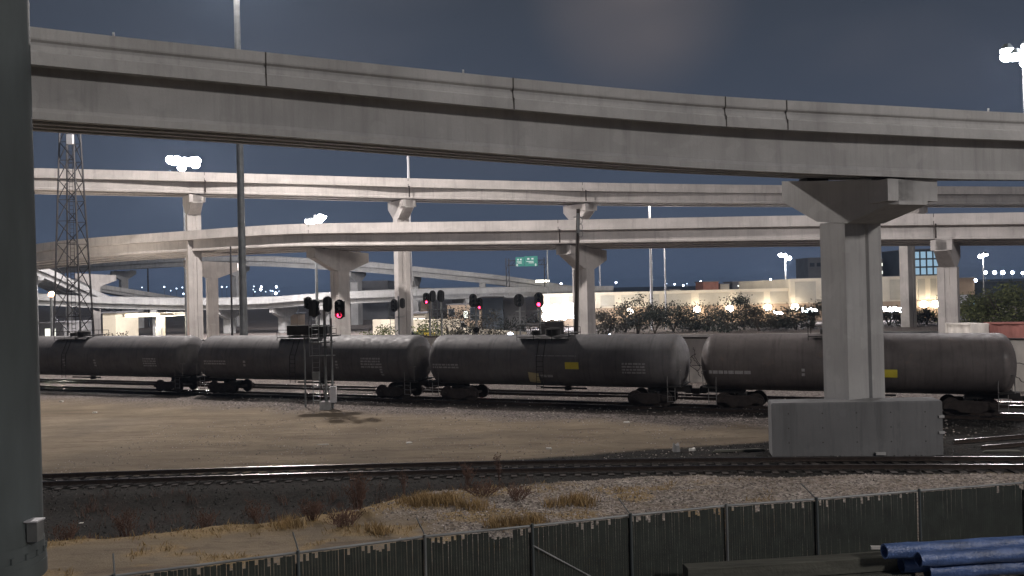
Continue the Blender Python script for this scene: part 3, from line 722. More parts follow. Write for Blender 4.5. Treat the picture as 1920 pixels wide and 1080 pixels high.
    # painted marks on the camera side; each hugs the barrel
    for (f, z, w, h, kind, tilt) in marks:
        x0 = -L/2+f*L; mb = MB(); 
        def onshell(x, z_, o=.012): 
            s_ = max(-1, min(1, (z_-cz)/r)); return Vector((x, -(r+o)*math.sqrt(1-s_*s_), z_*1.0))
        ct, st = math.cos(tilt), math.sin(tilt)
        if kind == 'stencil':
            nrow = max(1, int(h/.17)); 
            for rw in range(nrow):
                x = -w/2; zz = z-h/2+(rw+.5)*h/nrow; hh = h/nrow*.62
                while x < w/2-.05:
                    lw = random.uniform(.08, .3)*(1 if nrow > 1 else 1.6); lw = min(lw, w/2-x)
                    mb.add([onshell(x0+x, zz-hh/2), onshell(x0+x+lw, zz-hh/2), onshell(x0+x+lw, zz+hh/2), onshell(x0+x, zz+hh/2)], [(0, 1, 2, 3)]); x += lw+.05
            mb.build('stencilled_lettering', 'stencil', root)
        else:
            k = 6; vs = []
            for j in range(k+1):
                for s_ in (-1, 1):
                    u, v = s_*w/2, -h/2+h*j/k; vs.append(onshell(x0+u*ct-v*st, z+u*st+v*ct, .03))
            mb.add(vs, [(2*j, 2*j+1, 2*j+3, 2*j+2) for j in range(k)]); mb.build('placard', kind, root)
    root.location = c; root.rotation_euler = (0, 0, math.atan2(b_.y-a.y, b_.x-a.x))
    return root
tank_car('dark tank car at the left end behind the big steel column', -30, 376, 'tank',
         [(.855, 2.3, 1.3, .7, 'stencil', 0), (.48, 2.2, .25, .6, 'stencil', 0), (.62, 2.2, .25, .6, 'stencil', 0), (.31, 2.2, .3, .5, 'stencil', 0)])
tank_car('dark grey tank car behind the signal mast with ladder', 386, 806, 'tank',
         [(.12, 2.35, 2.0, .36, 'stencil', 0), (.81, 2.45, 1.5, .75, 'stencil', 0), (.67, 2.3, .2, .6, 'stencil', 0), (.85, 2.0, .2, .9, 'stencil', 0), (.26, 2.3, .22, .5, 'stencil', 0)])
tank_car('mid grey tank car in the middle with one yellow placard and a tilted pale card', 811, 1297, 'tank',
         [(.105, 2.3, 1.9, .34, 'stencil', 0), (.60, 2.42, .86, .42, 'yellow', 0), (.45, 1.62, .68, .66, 'paleyellow', -.12), (.82, 2.3, 1.4, .7, 'stencil', 0), (.54, 3.0, 2.6, .05, 'stencil', 0), (.50, 1.75, .8, .25, 'stencil', 0)])
tank_car('brownish dark tank car partly hidden by the near pier with an orange yellow placard', 1312, 1912, 'tank_brown',
         [(.12, 2.15, 2.3, .3, 'stencil', 0), (.62, 2.2, .85, .42, 'yellow', 0), (.36, 2.2, .16, .5, 'stencil', 0)])

# ------------------------------------------------------------------ signals
def signal_head(root, c, w=.62, h=1.15, red=None, ang=0.0, nl=3, back=False):
    """colour-light head: oval backing plate, hooded lenses"""
    Rm = Matrix.Rotation(ang, 3, 'Z'); c = Vector(c)
    pl = []
    for k in range(9): a = math.pi*k/8; pl.append((math.cos(a)*w/2, h/2-w/2+math.sin(a)*w/2))
    for k in range(9): a = math.pi+math.pi*k/8; pl.append((math.cos(a)*w/2, -h/2+w/2+math.sin(a)*w/2))
    hd = MB().prism([c+Rm @ Vector((x, 0, z)) for x, z in pl], Rm @ Vector((0, .05, 0))).build('signal_head', 'black', root)
    MB().box(c+Rm @ Vector((0, .2, 0)), (w*.5, .3, h*.8), ang).build('housing', 'black', hd)
    for k in range(nl):
        z = h*.30-k*h*.30; p = c+Rm @ Vector((0, -.02, z)); mb = MB(); n = 12
        for s_ in range(n-3):
            a0 = math.pi*(-.22+1.44*s_/(n-3)); a1 = math.pi*(-.22+1.44*(s_+1)/(n-3)); r_ = w*.2
            q = [(math.cos(a)*r_, y, math.sin(a)*r_) for a in (a0, a1) for y in (0, -.28)]
            mb.add([p+Rm @ Vector(v) for v in q], [(0, 1, 3, 2)])
        mb.build('hood', 'black', hd, fix=False)
        on = (red is not None and k == red)
        mb = MB(); mb.tube([p+Rm @ Vector((0, .02, 0)), p+Rm @ Vector((0, -.03, 0))], w*.19, 14); mb.build('lens', 'red_on' if on else 'window_dark', hd)
    return hd
def signal_mast(label, px, py, Y, top, heads, ladder=True, platform=None, base=True):
    p = W(px, py, Y); p.z = 0
    root = thing('signal_mast', label, 'railway signal', p, 'railway signals along the tracks')
    MB().tube([p, p+Vector((0, 0, top))], .09, 10).build('mast', 'galv', root)
    MB().box(p+Vector((0, 0, .2)), (.7, .7, .5)).build('base', 'conc_old', root)
    if ladder:
        mb = MB()
        for sx in (-.22, .22): mb.tube([p+Vector((-.62+sx, .1, .2)), p+Vector((-.62+sx, .1, top-.4))], .026, 6)
        for k in range(int((top-.8)/.3)): mb.tube([p+Vector((-.84, .1, .5+k*.3)), p+Vector((-.40, .1, .5+k*.3))], .016, 5)
        mb.build('ladder', 'galv', root)
    for z in (platform or []):
        mb = MB(); mb.box(p+Vector((-.15, -.1, z)), (1.5, .55, .05)); 
        mb.tube([p+Vector((-.9, -.38, z)), p+Vector((-.9, -.38, z+.95)), p+Vector((-.9, .15, z+.95))], .025, 5); mb.build('platform', 'galv', root)
    for hx, hz, w, h, red, ang in heads: signal_head(root, p+Vector((hx, -.22, hz)), w, h, red, ang)
    return root
sp = G(612, 766)
fs = signal_mast('tall ladder signal with platforms in front of the tank cars, showing one red light', 612, 766, sp.y, 6.6,
                 [(1.0, 6.25, .74, 1.25, 2, R(-25)), (-.55, 6.35, .66, 1.15, None, R(150)), (.28, 6.6, .6, 1.0, None, R(170)), (-.95, 6.7, .5, .8, None, R(40))], True, [5.2, 3.35, 4.2])
p = Vector((sp.x, sp.y, 0))
mb = MB(); mb.tube([p+Vector((.42, 0, 0)), p+Vector((.40, 0, 5.7))], .07, 8); mb.tube([p+Vector((-.2, -.1, 3.9)), p+Vector((.3, -.1, 3.9))], .05, 6)
mb.tube([p+Vector((.1, .1, 0)), p+Vector((-.3, .1, 1.6))], .04, 6); mb.tube([p+Vector((.4, .1, 0)), p+Vector((.0, .1, 1.7))], .04, 6); mb.build('side_strut', 'galv', fs)
MB().box(p+Vector((.5, -.2, .9)), (.38, .3, 1.0)).build('relay_box', 'galv_light', fs)
MB().box(p+Vector((-.55, -.25, 2.1)), (.42, .3, .5)).build('junction_box', 'galv', fs)
mb = MB(); mb.box(p+Vector((-1.3, 1.2, 4.95)), (2.6, .8, .6)); mb.box(p+Vector((-.9, 1.2, 4.55)), (3.2, .9, .08)); mb.build('equipment_cabinet', 'under', fs)
mb = MB(); mb.tube([p+Vector((-1.6, 1.2, 0)), p+Vector((-1.6, 1.2, 4.6))], .06, 6); mb.build('cabinet_leg', 'galv', fs)
signal_mast('signal seen from behind standing at the left edge of the far pier', 748, 600, 82, 7.0, [(-.4, 6.1, .7, 1.25, None, R(-20)), (.4, 6.3, .5, 1.0, None, R(180))], True, [5.0])
signal_mast('signal with a red light right of the pier under the upper flyover', 806, 600, 83, 7.2, [(-.3, 6.7, .6, 1.15, 2, R(15)), (.35, 6.9, .6, 1.15, None, R(190))], False, [5.6])
signal_mast('dark signal turned away beside the red one right of the pier', 828, 600, 84, 7.2, [(0, 6.9, .7, 1.2, None, R(180))], True, [5.6])
signal_mast('signal with a low red light standing alone near the centre', 893, 600, 80, 6.9, [(-.25, 6.4, .75, 1.3, None, R(10)), (.35, 6.1, .6, 1.15, 2, R(-10))], False, [5.0])
gan = W(992, 600, 84); gan.z = 0
g_ = thing('signal_gantry', 'signal frame with two heads, the right one red, beside the bright floodlight', 'railway signal', gan, 'railway signals along the tracks')
mb = MB()
for x in (-.9, 1.1): mb.tube([gan+Vector((x, 0, 0)), gan+Vector((x, 0, 6.6))], .08, 8)
for z in (3.8, 5.2): mb.tube([gan+Vector((-1.3, 0, z)), gan+Vector((1.6, 0, z))], .06, 6)
mb.tube([gan+Vector((-.9, 0, 3.8)), gan+Vector((1.1, 0, 5.2))], .04, 6); mb.build('gantry_frame', 'galv', g_)
mb = MB(); mb.box(gan+Vector((.1, -.2, 3.95)), (2.8, .7, .05)); mb.build('platform', 'galv', g_)
signal_head(g_, gan+Vector((-.95, -.2, 6.3)), 1.0, 1.3, None, R(8)); signal_head(g_, gan+Vector((1.0, -.2, 6.3)), .95, 1.5, 2, R(-12))
mb = MB(); mb.box(gan+Vector((2.2, .5, 3.3)), (2.4, 1.1, 1.6)); mb.build('equipment_cabinet', 'under', g_)
signal_mast('small low signal beside the tracks left of the signal frame', 893, 612, 72, 4.3, [(0, 4.0, .55, .5, None, 0)], False)

# ------------------------------------------------------------------ poles, masts
def simple_pole(name, cat, label, px, ptop, Y, r0, r1, mat, group=None, lamp=None, z0=0):
    p = W(px, ptop, Y); b_ = Vector((p.x, p.y, z0)); root = thing(name, label, cat, b_, group)
    MB().tube([b_, p], [r0, r1], 10).build('pole', mat, root)
    if lamp:
        MB().sphere(p+Vector((0, -.1, .1)), lamp[0], 6, .6).build('lamp_head', lamp[1], root)
    return root, p
def add_light(name, loc, power, col, size=1.0, parent=None):
    l = bpy.data.lights.new(name, 'POINT'); l.energy = power; l.color = col; l.shadow_soft_size = size
    o = bpy.data.objects.new(name, l); C.objects.link(o)
    if parent: o.parent = parent; o.location = Vector(loc)-parent.location
    else: o.location = loc
    return o
def high_mast(label, px, py, Y, nlum, ringr, lens, power, col=(1, .93, .92), r0=.32, z_base=0, dome=.34, off=(0, 0)):
    p = W(px, py, Y); b_ = Vector((p.x, p.y, z_base)); root = thing('high_mast_light', label, 'mast light', b_, 'tall floodlight masts')
    MB().tube([b_, p+Vector((0, 0, .8))], [r0, r0*.5], 12).build('pole', 'galv', root)
    mb = MB(); pts = [p+Vector((math.cos(a)*ringr, math.sin(a)*ringr, .1)) for a in (2*math.pi*k/16 for k in range(17))]; mb.tube(pts, .05, 6)
    for k in range(4): a = k*math.pi/2; mb.tube([p+Vector((0, 0, .3)), p+Vector((math.cos(a)*ringr, math.sin(a)*ringr, .1))], .04, 5)
    mb.build('lamp_ring', 'galv', root)
    for k in range(nlum):
        a = 2*math.pi*(k+.3)/nlum; c = p+Vector((math.cos(a)*ringr*1.1, math.sin(a)*ringr*1.1, random.uniform(-.8, .8)*dome))
        o = MB().tube([c+Vector((0, 0, .12)), c+Vector((0, 0, .5))], [dome, dome*.5], 10).build('luminaire', 'galv_dark', root)
        MB().sphere(c-Vector((0, 0, .0)), dome*.95, 6, .85).build('lens', lens, o)
    if power: add_light('mast_light', p-Vector((0, 0, 1.6)), power, col, 1.2, root)
    return root
high_mast('brilliant floodlight cluster above the upper flyover at the left', 344, 306, 150, 10, 2.0, 'lamp', 90000, dome=.78)
high_mast('bright floodlight cluster just above the middle flyover left of centre', 591, 411, 150, 7, 1.2, 'lamp', 36000, dome=.62)
high_mast('brilliant floodlight cluster at the upper right edge of the sky', 1920, 102, 62, 9, 1.05, 'lamp', 13000, dome=.46, r0=.2)
high_mast('bright white lamp on a pole above the pale warehouse roof', 1472, 481, 190, 5, .8, 'lamp', 22000, r0=.2, dome=.62)
high_mast('white lamp on a pole at the right beyond the green bushes', 1843, 478, 230, 4, .7, 'lamp', 12000, r0=.2, dome=.55)
# the tall grey pole: head is above the frame
tp = W(442, -110, 84); tb = Vector((W(457, 620, 84).x, 84, 0))
root = thing('high_mast_light', 'tall thick grey mast passing behind the near flyover, its lamps above the picture', 'mast light', tb, 'tall floodlight masts')
tp.x = tb.x
MB().tube([tb, tp], [.40, .27], 14).build('pole', 'galv', root)
for k in range(8):
    a = 2*math.pi*k/8; c = tp+Vector((math.cos(a)*1.1, math.sin(a)*1.1, 0)); o = MB().tube([c+Vector((0, 0, .1)), c+Vector((0, 0, .5))], [.35, .15], 10).build('luminaire', 'galv_dark', root)
    MB().sphere(c, .3, 6, .7).build('lens', 'lamp', o)
add_light('mast_light', tp-Vector((0, 0, 1.5)), 118000, (1, .92, .88), 1.0, root)
simple_pole('light_pole', 'light pole', 'brightly lit slim white pole rising above the upper flyover near the middle', 765, 285, 140, .26, .2, 'galv_light', 'slim light poles')
_r, _p = simple_pole('light_pole', 'light pole', 'slim pale pole standing between the upper and middle flyovers at the right', 1217, 364, 148, .26, .2, 'galv_light', 'slim light poles', (.5, 'lamp'))
add_light('pole_light', _p-Vector((0, .3, .9)), 8500, (1, .9, .78), .6, _r)
_r, _p = simple_pole('light_pole', 'light pole', 'slim pole seen under the middle flyover right of the pale pole', 1245, 432, 150, .16, .12, 'galv_light', 'slim light poles', (.5, 'lamp'))
add_light('pole_light', _p-Vector((0, .3, .9)), 4500, (1, .9, .78), .6, _r)
simple_pole('light_pole', 'light pole', 'short slim pole right of the central pier above the warehouse roof', 1124, 494, 220, .25, .18, 'galv_light', 'slim light poles')
simple_pole('light_pole', 'light pole', 'thin dark pole between the first two left piers', 432, 462, 95, .13, .09, 'lattice', 'slim light poles')
simple_pole('light_pole', 'light pole', 'faint thin pole right of the big green signs', 1026, 466, 190, .2, .14, 'galv', 'slim light poles')
simple_pole('light_pole', 'light pole', 'thin twin poles seen far away under the curving flyover at the left', 277, 503, 240, .25, .2, 'lattice', 'slim light poles')
# wooden utility pole with gear
pt = W(1084, 392, 70); pb = W(1077, 640, 70); pb.z = 0; root = thing('utility_pole', 'dark leaning wooden pole in front of the central pier with coiled gear near its top', 'utility pole', pb)
MB().tube([pb, pt], [.22, .15], 12).build('pole', 'wood_pole', root)
mb = MB(); c = pb.lerp(pt, .93)
for dz in (0, -.55, -1.1): 
    mb.tube([c+Vector((.2+math.cos(a)*.16, -.15, dz+math.sin(a)*.26)) for a in (2*math.pi*k/10 for k in range(11))], .03, 5)
mb.box(c+Vector((0, -.2, -.2)), (.2, .2, 1.6)); mb.build('insulator_coil', 'galv', root)
mb = MB(); mb.tube([c+Vector((-.35, -.1, .3)), c+Vector((.5, -.1, .3))], .04, 6); mb.build('bracket', 'galv', root)
MB().sphere(pb.lerp(pt, .17)+Vector((0, -.4, 0)), .01).build('clamp', 'galv', root)
# small markers on the near parapet
for px, lab in ((215, 'short reflector post on the near parapet at the left'), (870, 'short reflector post on the near parapet at the middle'), (1856, 'short reflector post on the near parapet at the right')):
    i = near.nearest(px, 150); P0 = near.P[i]; k = ray(px, 150).x/ray(px, 150).y; t = near.T[i]; u = (k*P0.y-P0.x)/(t.x-k*t.y); p = P0+t*u
    q = near.P[min(i+1, len(near.P)-1)] if u > 0 else near.P[i-1]; p.z = P0.z+(q.z-P0.z)*min(1, abs(u)/(q-P0).length)
    n = Vector((-t.y, t.x, 0)); b_ = p+n*.11; root = thing('reflector_post', lab, 'marker', b_, 'reflector posts on the near parapet')
    MB().box(b_+Vector((0, 0, .07)), (.06, .04, .15)).build('post', 'galv_light', root); MB().box(b_+Vector((0, -.03, .11)), (.05, .012, .06)).build('reflector', 'sign_white', root)

# ------------------------------------------------------------------ lattice tower
Yt = 89; tb0 = W(139, 630, Yt); tw = thing('lattice_tower', 'rust grey steel lattice tower standing at the left in front of the flyovers', 'tower', (tb0.x, Yt, 0))
zt = W(128, 200, Yt).z; wb, wt = 1.5, .62; cx0 = tb0.x
def leg(z, sx, sy): w = wb+(wt-wb)*z/zt; return Vector((cx0+sx*w, Yt+sy*w, z))
for sx in (-1, 1):
    for sy in (-1, 1): MB().beam(leg(0, sx, sy), leg(zt, sx, sy), .14).build('leg', 'lattice', tw)
lv = [0]; 
while lv[-1] < zt-1.5: lv.append(lv[-1]+2.9-lv[-1]*.045)
lv[-1] = zt
for z0, z1 in zip(lv[:-1], lv[1:]):
    for (s0, s1) in (((-1, -1), (1, -1)), ((1, -1), (1, 1)), ((1, 1), (-1, 1)), ((-1, 1), (-1, -1))):
        MB().beam(leg(z1, *s0), leg(z0, *s1), .07).build('brace', 'lattice', tw)
        if (s0 == (-1, -1)) or (s0 == (1, 1)): MB().beam(leg(z1, *s0), leg(z1, *s1), .06).build('crosspiece', 'lattice', tw)
for z in (zt-1.0, zt-3.6): MB().box((cx0+.5, Yt-1.0, z), (.6, .35, 1.0)).build('antenna_box', 'galv_light', tw)
mb = MB()
for k in range(int(zt/.4)): mb.tube([(cx0-.05, Yt-.3, .4*k), (cx0+.35, Yt-.3, .4*k)], .02, 4)
for x in (-.05, .35): mb.tube([(cx0+x, Yt-.3, 0), (cx0+x, Yt-.3, zt)], .03, 5)
mb.build('ladder', 'lattice', tw)

# ------------------------------------------------------------------ walls, containers, barriers
def wall(name, cat, label, a, b_, h, th, mat, coping=None, graf=0):
    a, b_ = Vector(a), Vector(b_); a.z = b_.z = 0; d = b_-a; L = d.length; t = d/L; ang = math.atan2(t.y, t.x); c = (a+b_)/2; n = Vector((t.y, -t.x, 0))
    root = thing(name, label, cat, c); MB().box(c+Vector((0, 0, h/2-.1)), (L, th, h+.2), ang).build('wall_body', mat, root)
    if coping: MB().box(c+Vector((0, 0, h+.06)), (L+.1, th+.14, .12), ang).build('coping', coping, root)
    if graf:
        mb = MB()
        for _ in range(graf):
            p = a+t*random.uniform(.5, L-.5)+n*(th/2+.012)+Vector((0, 0, random.uniform(.5, h-.6))); pts = []
            x = z = 0; dr = random.random()*6.28
            for _ in range(12):
                dr += random.uniform(-1.1, 1.1); x += math.cos(dr)*.16; z += math.sin(dr)*.13
                zz = min(max(p.z+z, .15), h-.15); pts.append(p+t*x+Vector((0, 0, zz-p.z)))
            mb.tube(pts, .022, 4)
        mb.build('graffiti', 'graf', root, fix=False)
    return root
wa = Vector((-9, 77, 0)); wb_ = Vector((13.5, 62.5, 0)); wc = Vector((42, 49.5, 0))
M['wall_graf'] = plain('whitewashed wall', (.68, .64, .58), .85, 0, .3, 1.3, .2, stretch=(1, 1, .4))
wall('block_wall', 'wall', 'dirty whitewashed wall with dark scribbles seen between the last two tank cars', wa, wc, 3.25, .3, 'wall_graf', 'rust', 120)
wall('block_wall', 'wall', 'pale wall with scribbles visible through the gap behind the second tank car', (-46, 92, 0), (-10, 80, 0), 2.9, .3, 'wall_graf', 'conc_old', 50)
wall('road_barrier', 'barrier', 'long low pale concrete road barrier in front of the warehouse trees', W(1122, 632, 118), W(1560, 627, 112), .85, .35, 'conc_far')
wall('road_barrier', 'barrier', 'low concrete barrier right of the near pier with dark gaps', W(1640, 622, 112), W(1830, 616, 108), .85, .35, 'conc_old')
wall('retaining_wall', 'wall', 'low lit cream retaining wall sloping behind the centre shrubs', W(700, 600, 150), W(862, 600, 140), 3.0, .4, 'wall_cream')
wall('retaining_wall', 'wall', 'cream ramp wall running down towards the bright floodlight', W(868, 600, 132), W(985, 620, 112), 1.9, .4, 'wall_cream')
def container(label, px0, px1, py, Y, h, mat, gname='shipping_container'):
    a, b_ = W(px0, py, Y), W(px1, py, Y-3); L = (b_-a).xy.length; ang = math.atan2(b_.y-a.y, b_.x-a.x); c = (a+b_)/2; c.z = 0
    root = thing(gname, label, 'container', c); mb = MB(); z0 = 0; Rm = Matrix.Rotation(ang, 3, 'Z')
    n = int(L/.28); pts = []
    for k in range(n+1):
        x = -L/2+L*k/n; y = -1.2+(.05 if (k//2) % 2 else 0); pts.append((x, y))
    poly = pts+[(L/2, 1.2), (-L/2, 1.2)]
    mb.prism([c+Rm @ Vector((x, y, z0)) for x, y in poly], (0, 0, h)).build('container_body', mat, root)
    mb = MB()
    for x in (-L/2, L/2):
        for y in (-1.22, 1.22): mb.box(c+Rm @ Vector((x, y, z0+h/2)), (.16, .12, h+.04), ang)
    for z in (z0+.06, z0+h-.02): mb.box(c+Rm @ Vector((0, -1.24, z)), (L, .08, .14), ang)
    mb.build('container_frame', mat, root)
container('faded red container above the right end of the train', 1852, 2080, 632, 78, 3.3, 'container_red')
container('pale graffiti covered container left of the faded red one', 1796, 1843, 632, 80, 3.25, 'wall_graf')

# ------------------------------------------------------------------ buildings
def bld(label, px0, px1, Y, ztop, depth, wmat, rmat='roof', windows=(), name='building', panels=None, parapet=.5, z0=0):
    a = W(px0, 560, Y); b_ = W(px1, 560, Y); w = b_.x-a.x; cx = (a.x+b_.x)/2; root = thing(name, label, 'building', (cx, Y, 0))
    MB().box((cx, Y+depth/2, (ztop+z0)/2-.2), (w, depth, ztop-z0+.4)).build('wall_body', wmat, root)
    MB().box((cx, Y+depth/2, ztop+.12), (w+.5, depth+.5, .25)).build('roof', rmat, root)
    for (fx0, fx1, fz0, fz1, mt) in windows:
        x0, x1, z0_, z1_ = a.x+w*fx0, a.x+w*fx1, ztop*fz0, ztop*fz1
        o = MB().box(((x0+x1)/2, Y-.03, (z0_+z1_)/2), (x1-x0+.3, .1, z1_-z0_+.3)).build('window_frame', 'wall_grey', root)
        MB().box(((x0+x1)/2, Y-.10, (z0_+z1_)/2), (x1-x0, .06, z1_-z0_)).build('pane', mt, o)
    return root, a.x, w
YW = 178
def warehouse(label, px0, px1, ztop, panels, Y=YW, lamps=()):
    a = W(px0, 560, Y).x; b_ = W(px1, 560, Y).x; w = b_-a; cx = (a+b_)/2
    root = thing('warehouse', label, 'building', (cx, Y, 0))
    MB().box((cx, Y+20, ztop/2), (w, 40, ztop)).build('wall_body', 'wall_cream', root)
    MB().box((cx, Y-.12, ztop-.25), (w+.3, .3, .6)).build('cornice', 'wall_cream', root)
    MB().box((cx, Y-.16, 1.7), (w, .3, 3.6)).build('lower_wall', 'wall_brown', root)
    for p0, p1 in panels:
        x0, x1 = W(p0, 560, Y).x, W(p1, 560, Y).x
        o = MB().box(((x0+x1)/2, Y-.03, (ztop+3.4)/2-.1), (x1-x0, .12, ztop-4.4)).build('wall_panel', 'wall_panel', root)
    for i, p0 in enumerate(lamps):
        x = W(p0, 560, Y).x; o = MB().box((x, Y-.35, 2.9), (.5, .4, .3)).build('wall_lamp', 'galv', root)
        MB().sphere((x, Y-.7, 2.75), .8, 6, .9).build('lamp_globe', 'lamp_soft', o)
        add_light('wall_light', Vector((x, Y-2.2, 2.8)), 230, (1, .8, .55), .4, root)
    return root
warehouse('long cream warehouse with recessed panels behind the trees', 1018, 1482, 6.7, [(1030, 1055), (1066, 1092), (1126, 1152), (1165, 1201), (1216, 1236), (1244, 1296), (1310, 1367), (1381, 1432), (1444, 1478)],
          lamps=(1180, 1305, 1366, 1437))
warehouse('taller cream end block of the warehouse around the near pier', 1482.5, 1762, 8.6, [(1491, 1530), (1545, 1600), (1669, 1700), (1722, 1735), (1745, 1756)], Y=YW-1.5, lamps=(1474+14, 1729, 1751))
for px, py, y, s, lab in ((1048, 577, 165, 1.45, 'blazing bank of floodlights low beside the central pier'), (1672, 580, 165, .9, 'bright bluish bank of floodlights right of the near pier'), (1516, 581, 165, .75, 'bright bank of floodlights low left of the near pier'), (1458, 586, 165, .4, 'small bank of floodlights left of the taller warehouse block')):
    c = W(px, py, y); root = thing('floodlight_bank', lab, 'floodlight', (c.x, c.y, 0), 'floodlights in front of the warehouse')
    mb = MB(); mb.tube([(c.x, c.y, 0), (c.x, c.y, c.z)], .1, 8); mb.tube([(c.x-1.5*s, c.y, c.z-.1), (c.x+1.5*s, c.y, c.z-.1)], .07, 6); mb.build('pole', 'galv', root)
    for k in range(8 if s > 1.2 else 4):
        cc_ = Vector((c.x+(-1.65+1.1*(k % 4))*s, c.y-.2, c.z-1.05*s*(k//4)+random.uniform(-.2, .2))); o = MB().box(cc_+Vector((0, .3, 0)), (1.0*s, .3, .8*s)).build('floodlight', 'galv_dark', root)
        MB().sphere(cc_, .62*s, 6, .85).build('lens', 'lamp', o)
    add_light('flood_light', c+Vector((0, -2.0, .3)), 800*s, (.78, .80, 1), .8, root)
root, ax, w = bld('lit blue glass office block far behind the right end of the warehouse', 1702, 1766, 300, 19, 20, 'wall_slate', windows=[(.03+.19*k, .17+.19*k, .54+.15*j, .66+.15*j, 'window_blue') for k in range(5) for j in range(3)])
bld('grey tower block behind the left side of the near pier', 1517, 1546, 320, 17.5, 14, 'wall_grey', windows=[(.1, .4, .82, .9, 'window_dark'), (.55, .9, .82, .9, 'window_dark')])
bld('narrow tower with two lit floors right of the near pier', 1640, 1657, 310, 16, 10, 'wall_grey', windows=[(.4, .95, .86, .93, 'window_lit'), (.4, .95, .68, .75, 'window_lit')])
bld('small red brick block on the skyline behind the warehouse roof', 1319, 1348, 240, 8.9, 10, 'brick')
bld('low tan building on the skyline right of the red brick block', 1351, 1368, 245, 8.2, 10, 'wall_cream')
bld('grey low building right of the tan one on the skyline', 1374, 1406, 246, 8.7, 10, 'wall_grey', windows=[(.3, .7, .85, .9, 'window_lit')])
bld('long tan low building on the skyline left of the taller block', 1406, 1482, 244, 8.0, 10, 'wall_brown')
bld('small tan roof house behind the warehouse left part', 1256, 1276, 244, 6.9, 10, 'wall_cream')
bld('flat grey building behind the central pier on the skyline', 1128, 1178, 235, 6.5, 14, 'roof')
bld('dark grey block building behind the pier left of centre', 655, 727, 260, 11.6, 20, 'wall_grey')
bld('grey roofed hall left of the sloping ramp in the distance', 745, 800, 250, 9.0, 14, 'wall_brown', windows=[(.1, .9, .86, .93, 'window_dark')])
bld('slate blue warehouse behind the centre signals', 903, 943, 150, 6.3, 14, 'wall_slate')
bld('dark green grey shed right of the slate blue one', 943.5, 985, 152, 6.0, 14, 'wall_grey')
bld('low shed with lit windows behind the red signal', 838, 900, 185, 4.8, 10, 'wall_brown', windows=[(.05, .2, .5, .8, 'window_dark'), (.5, .62, .4, .7, 'window_lit'), (.7, .95, .3, .85, 'window_dark')])
bld('pale shop front with lit panes under the low flyover behind the pier', 768, 797, 160, 3.6, 8, 'wall_cream', windows=[(.05, .45, .2, .75, 'window_lit'), (.55, .95, .2, .75, 'window_lit')])
bld('cream box building under the low flyover at the left', 192, 216, 165, 5.0, 10, 'wall_cream')
bld('dark building with one lit window behind the foot of the lattice tower', 72, 118, 150, 3.6, 10, 'wall_grey', windows=[(.26, .68, .25, .75, 'window_lit')])
bld('small brownish hut in front of the low flyover piers', 535, 558, 185, 3.6, 6, 'wall_brown')
bld('grey blue striped shed among the bushes at the right', 1815, 1834, 150, 4.6, 6, 'wall_grey', windows=[(.1, .3, .3, .9, 'window_blue'), (.5, .7, .3, .9, 'window_blue')])
bld('tan flat building behind the right pier', 1796, 1828, 230, 8.2, 12, 'wall_brown')
bld('long dark tank shaped building on the skyline at the far right', 1828, 2050, 320, 7.0, 30, 'wall_slate')
# petrol station canopy
c0, c1 = W(235, 600, 150), W(330, 600, 150); cx = (c0.x+c1.x)/2
fs_ = thing('fuel_canopy', 'brightly lit petrol station canopy on a pale pillar under the low flyover', 'canopy', (cx, 150, 0))
MB().box((cx, 152, 4.75), (c1.x-c0.x, 6, .5)).build('canopy_roof', 'wall_cream', fs_)
MB().box((cx, 152, 4.46), (c1.x-c0.x-.6, 5.4, .06)).build('light_panel', 'lamp_warm', fs_)
MB().box((cx-1, 148.95, 4.75), (c1.x-c0.x-3, .08, .35)).build('fascia_light', 'lamp_warm', fs_)
xq = W(297, 600, 150).x
MB().box((xq, 151, 2.2), (1.1, 1.1, 4.4)).build('pillar', 'wall_cream', fs_)
MB().box((xq, 150.2, 1.6), (1.0, .6, 1.9)).build('fuel_pump', 'white_car', fs_)
add_light('canopy_light', Vector((xq-1.0, 149.5, 3.6)), 1500, (1, .9, .7), .5, fs_)

# cars
def car(label, px, py, Y, mat, ang=0.0, van=False, tail=False, scale=1.0):
    p = W(px, py, Y); p.z = 0; root = thing('parked_car', label, 'car', p, 'vehicles parked beyond the tracks', 0)
    Rm = Matrix.Rotation(ang, 3, 'Z')
    body = [(-2.2, .35), (-2.25, .75), (-2.1, .95), (-1.25, 1.02), (-.7, 1.42), (.75, 1.45), (1.3, 1.0), (2.1, .88), (2.25, .6), (2.2, .32)] if not van else \
           [(-2.4, .35), (-2.45, 2.1), (-2.3, 2.2), (1.1, 2.2), (1.7, 1.3), (2.4, 1.1), (2.45, .35)]
    MB().prism([p+Rm @ Vector((x, -.88, z)) for x, z in body], Rm @ Vector((0, 1.76, 0))).build('body', mat, root)
    wn = [(-1.1, 1.03), (-.66, 1.36), (.7, 1.38), (1.15, 1.03)] if not van else [(.5, 1.35), (.5, 2.0), (1.1, 2.0), (1.5, 1.35)]
    MB().prism([p+Rm @ Vector((x, -.90, z)) for x, z in wn], Rm @ Vector((0, 1.80, 0))).build('side_window', 'window_dark', root)
    for x in (-1.4, 1.4):
        for y in (-.86, .86):
            c = p+Rm @ Vector((x, y, .33)); ax_ = Rm @ Vector((0, .1, 0)); MB().tube([c-ax_, c+ax_], .33, 14).build('wheel', 'black', root)
    for y in (-.7, .7):
        MB().box(p+Rm @ Vector((-2.26, y, .8)), (.06, .35, .16), ang).build('tail_lamp', 'red_tail' if tail else 'rust', root)
        MB().box(p+Rm @ Vector((2.22, y, .72)), (.06, .35, .16), ang).build('headlight', 'sign_white', root)
    if tail:
        MB().box(p+Rm @ Vector((-.0, 0, 1.62)), (.25, 1.5, .16), ang).build('light_bar', 'red_tail', root)
    return root
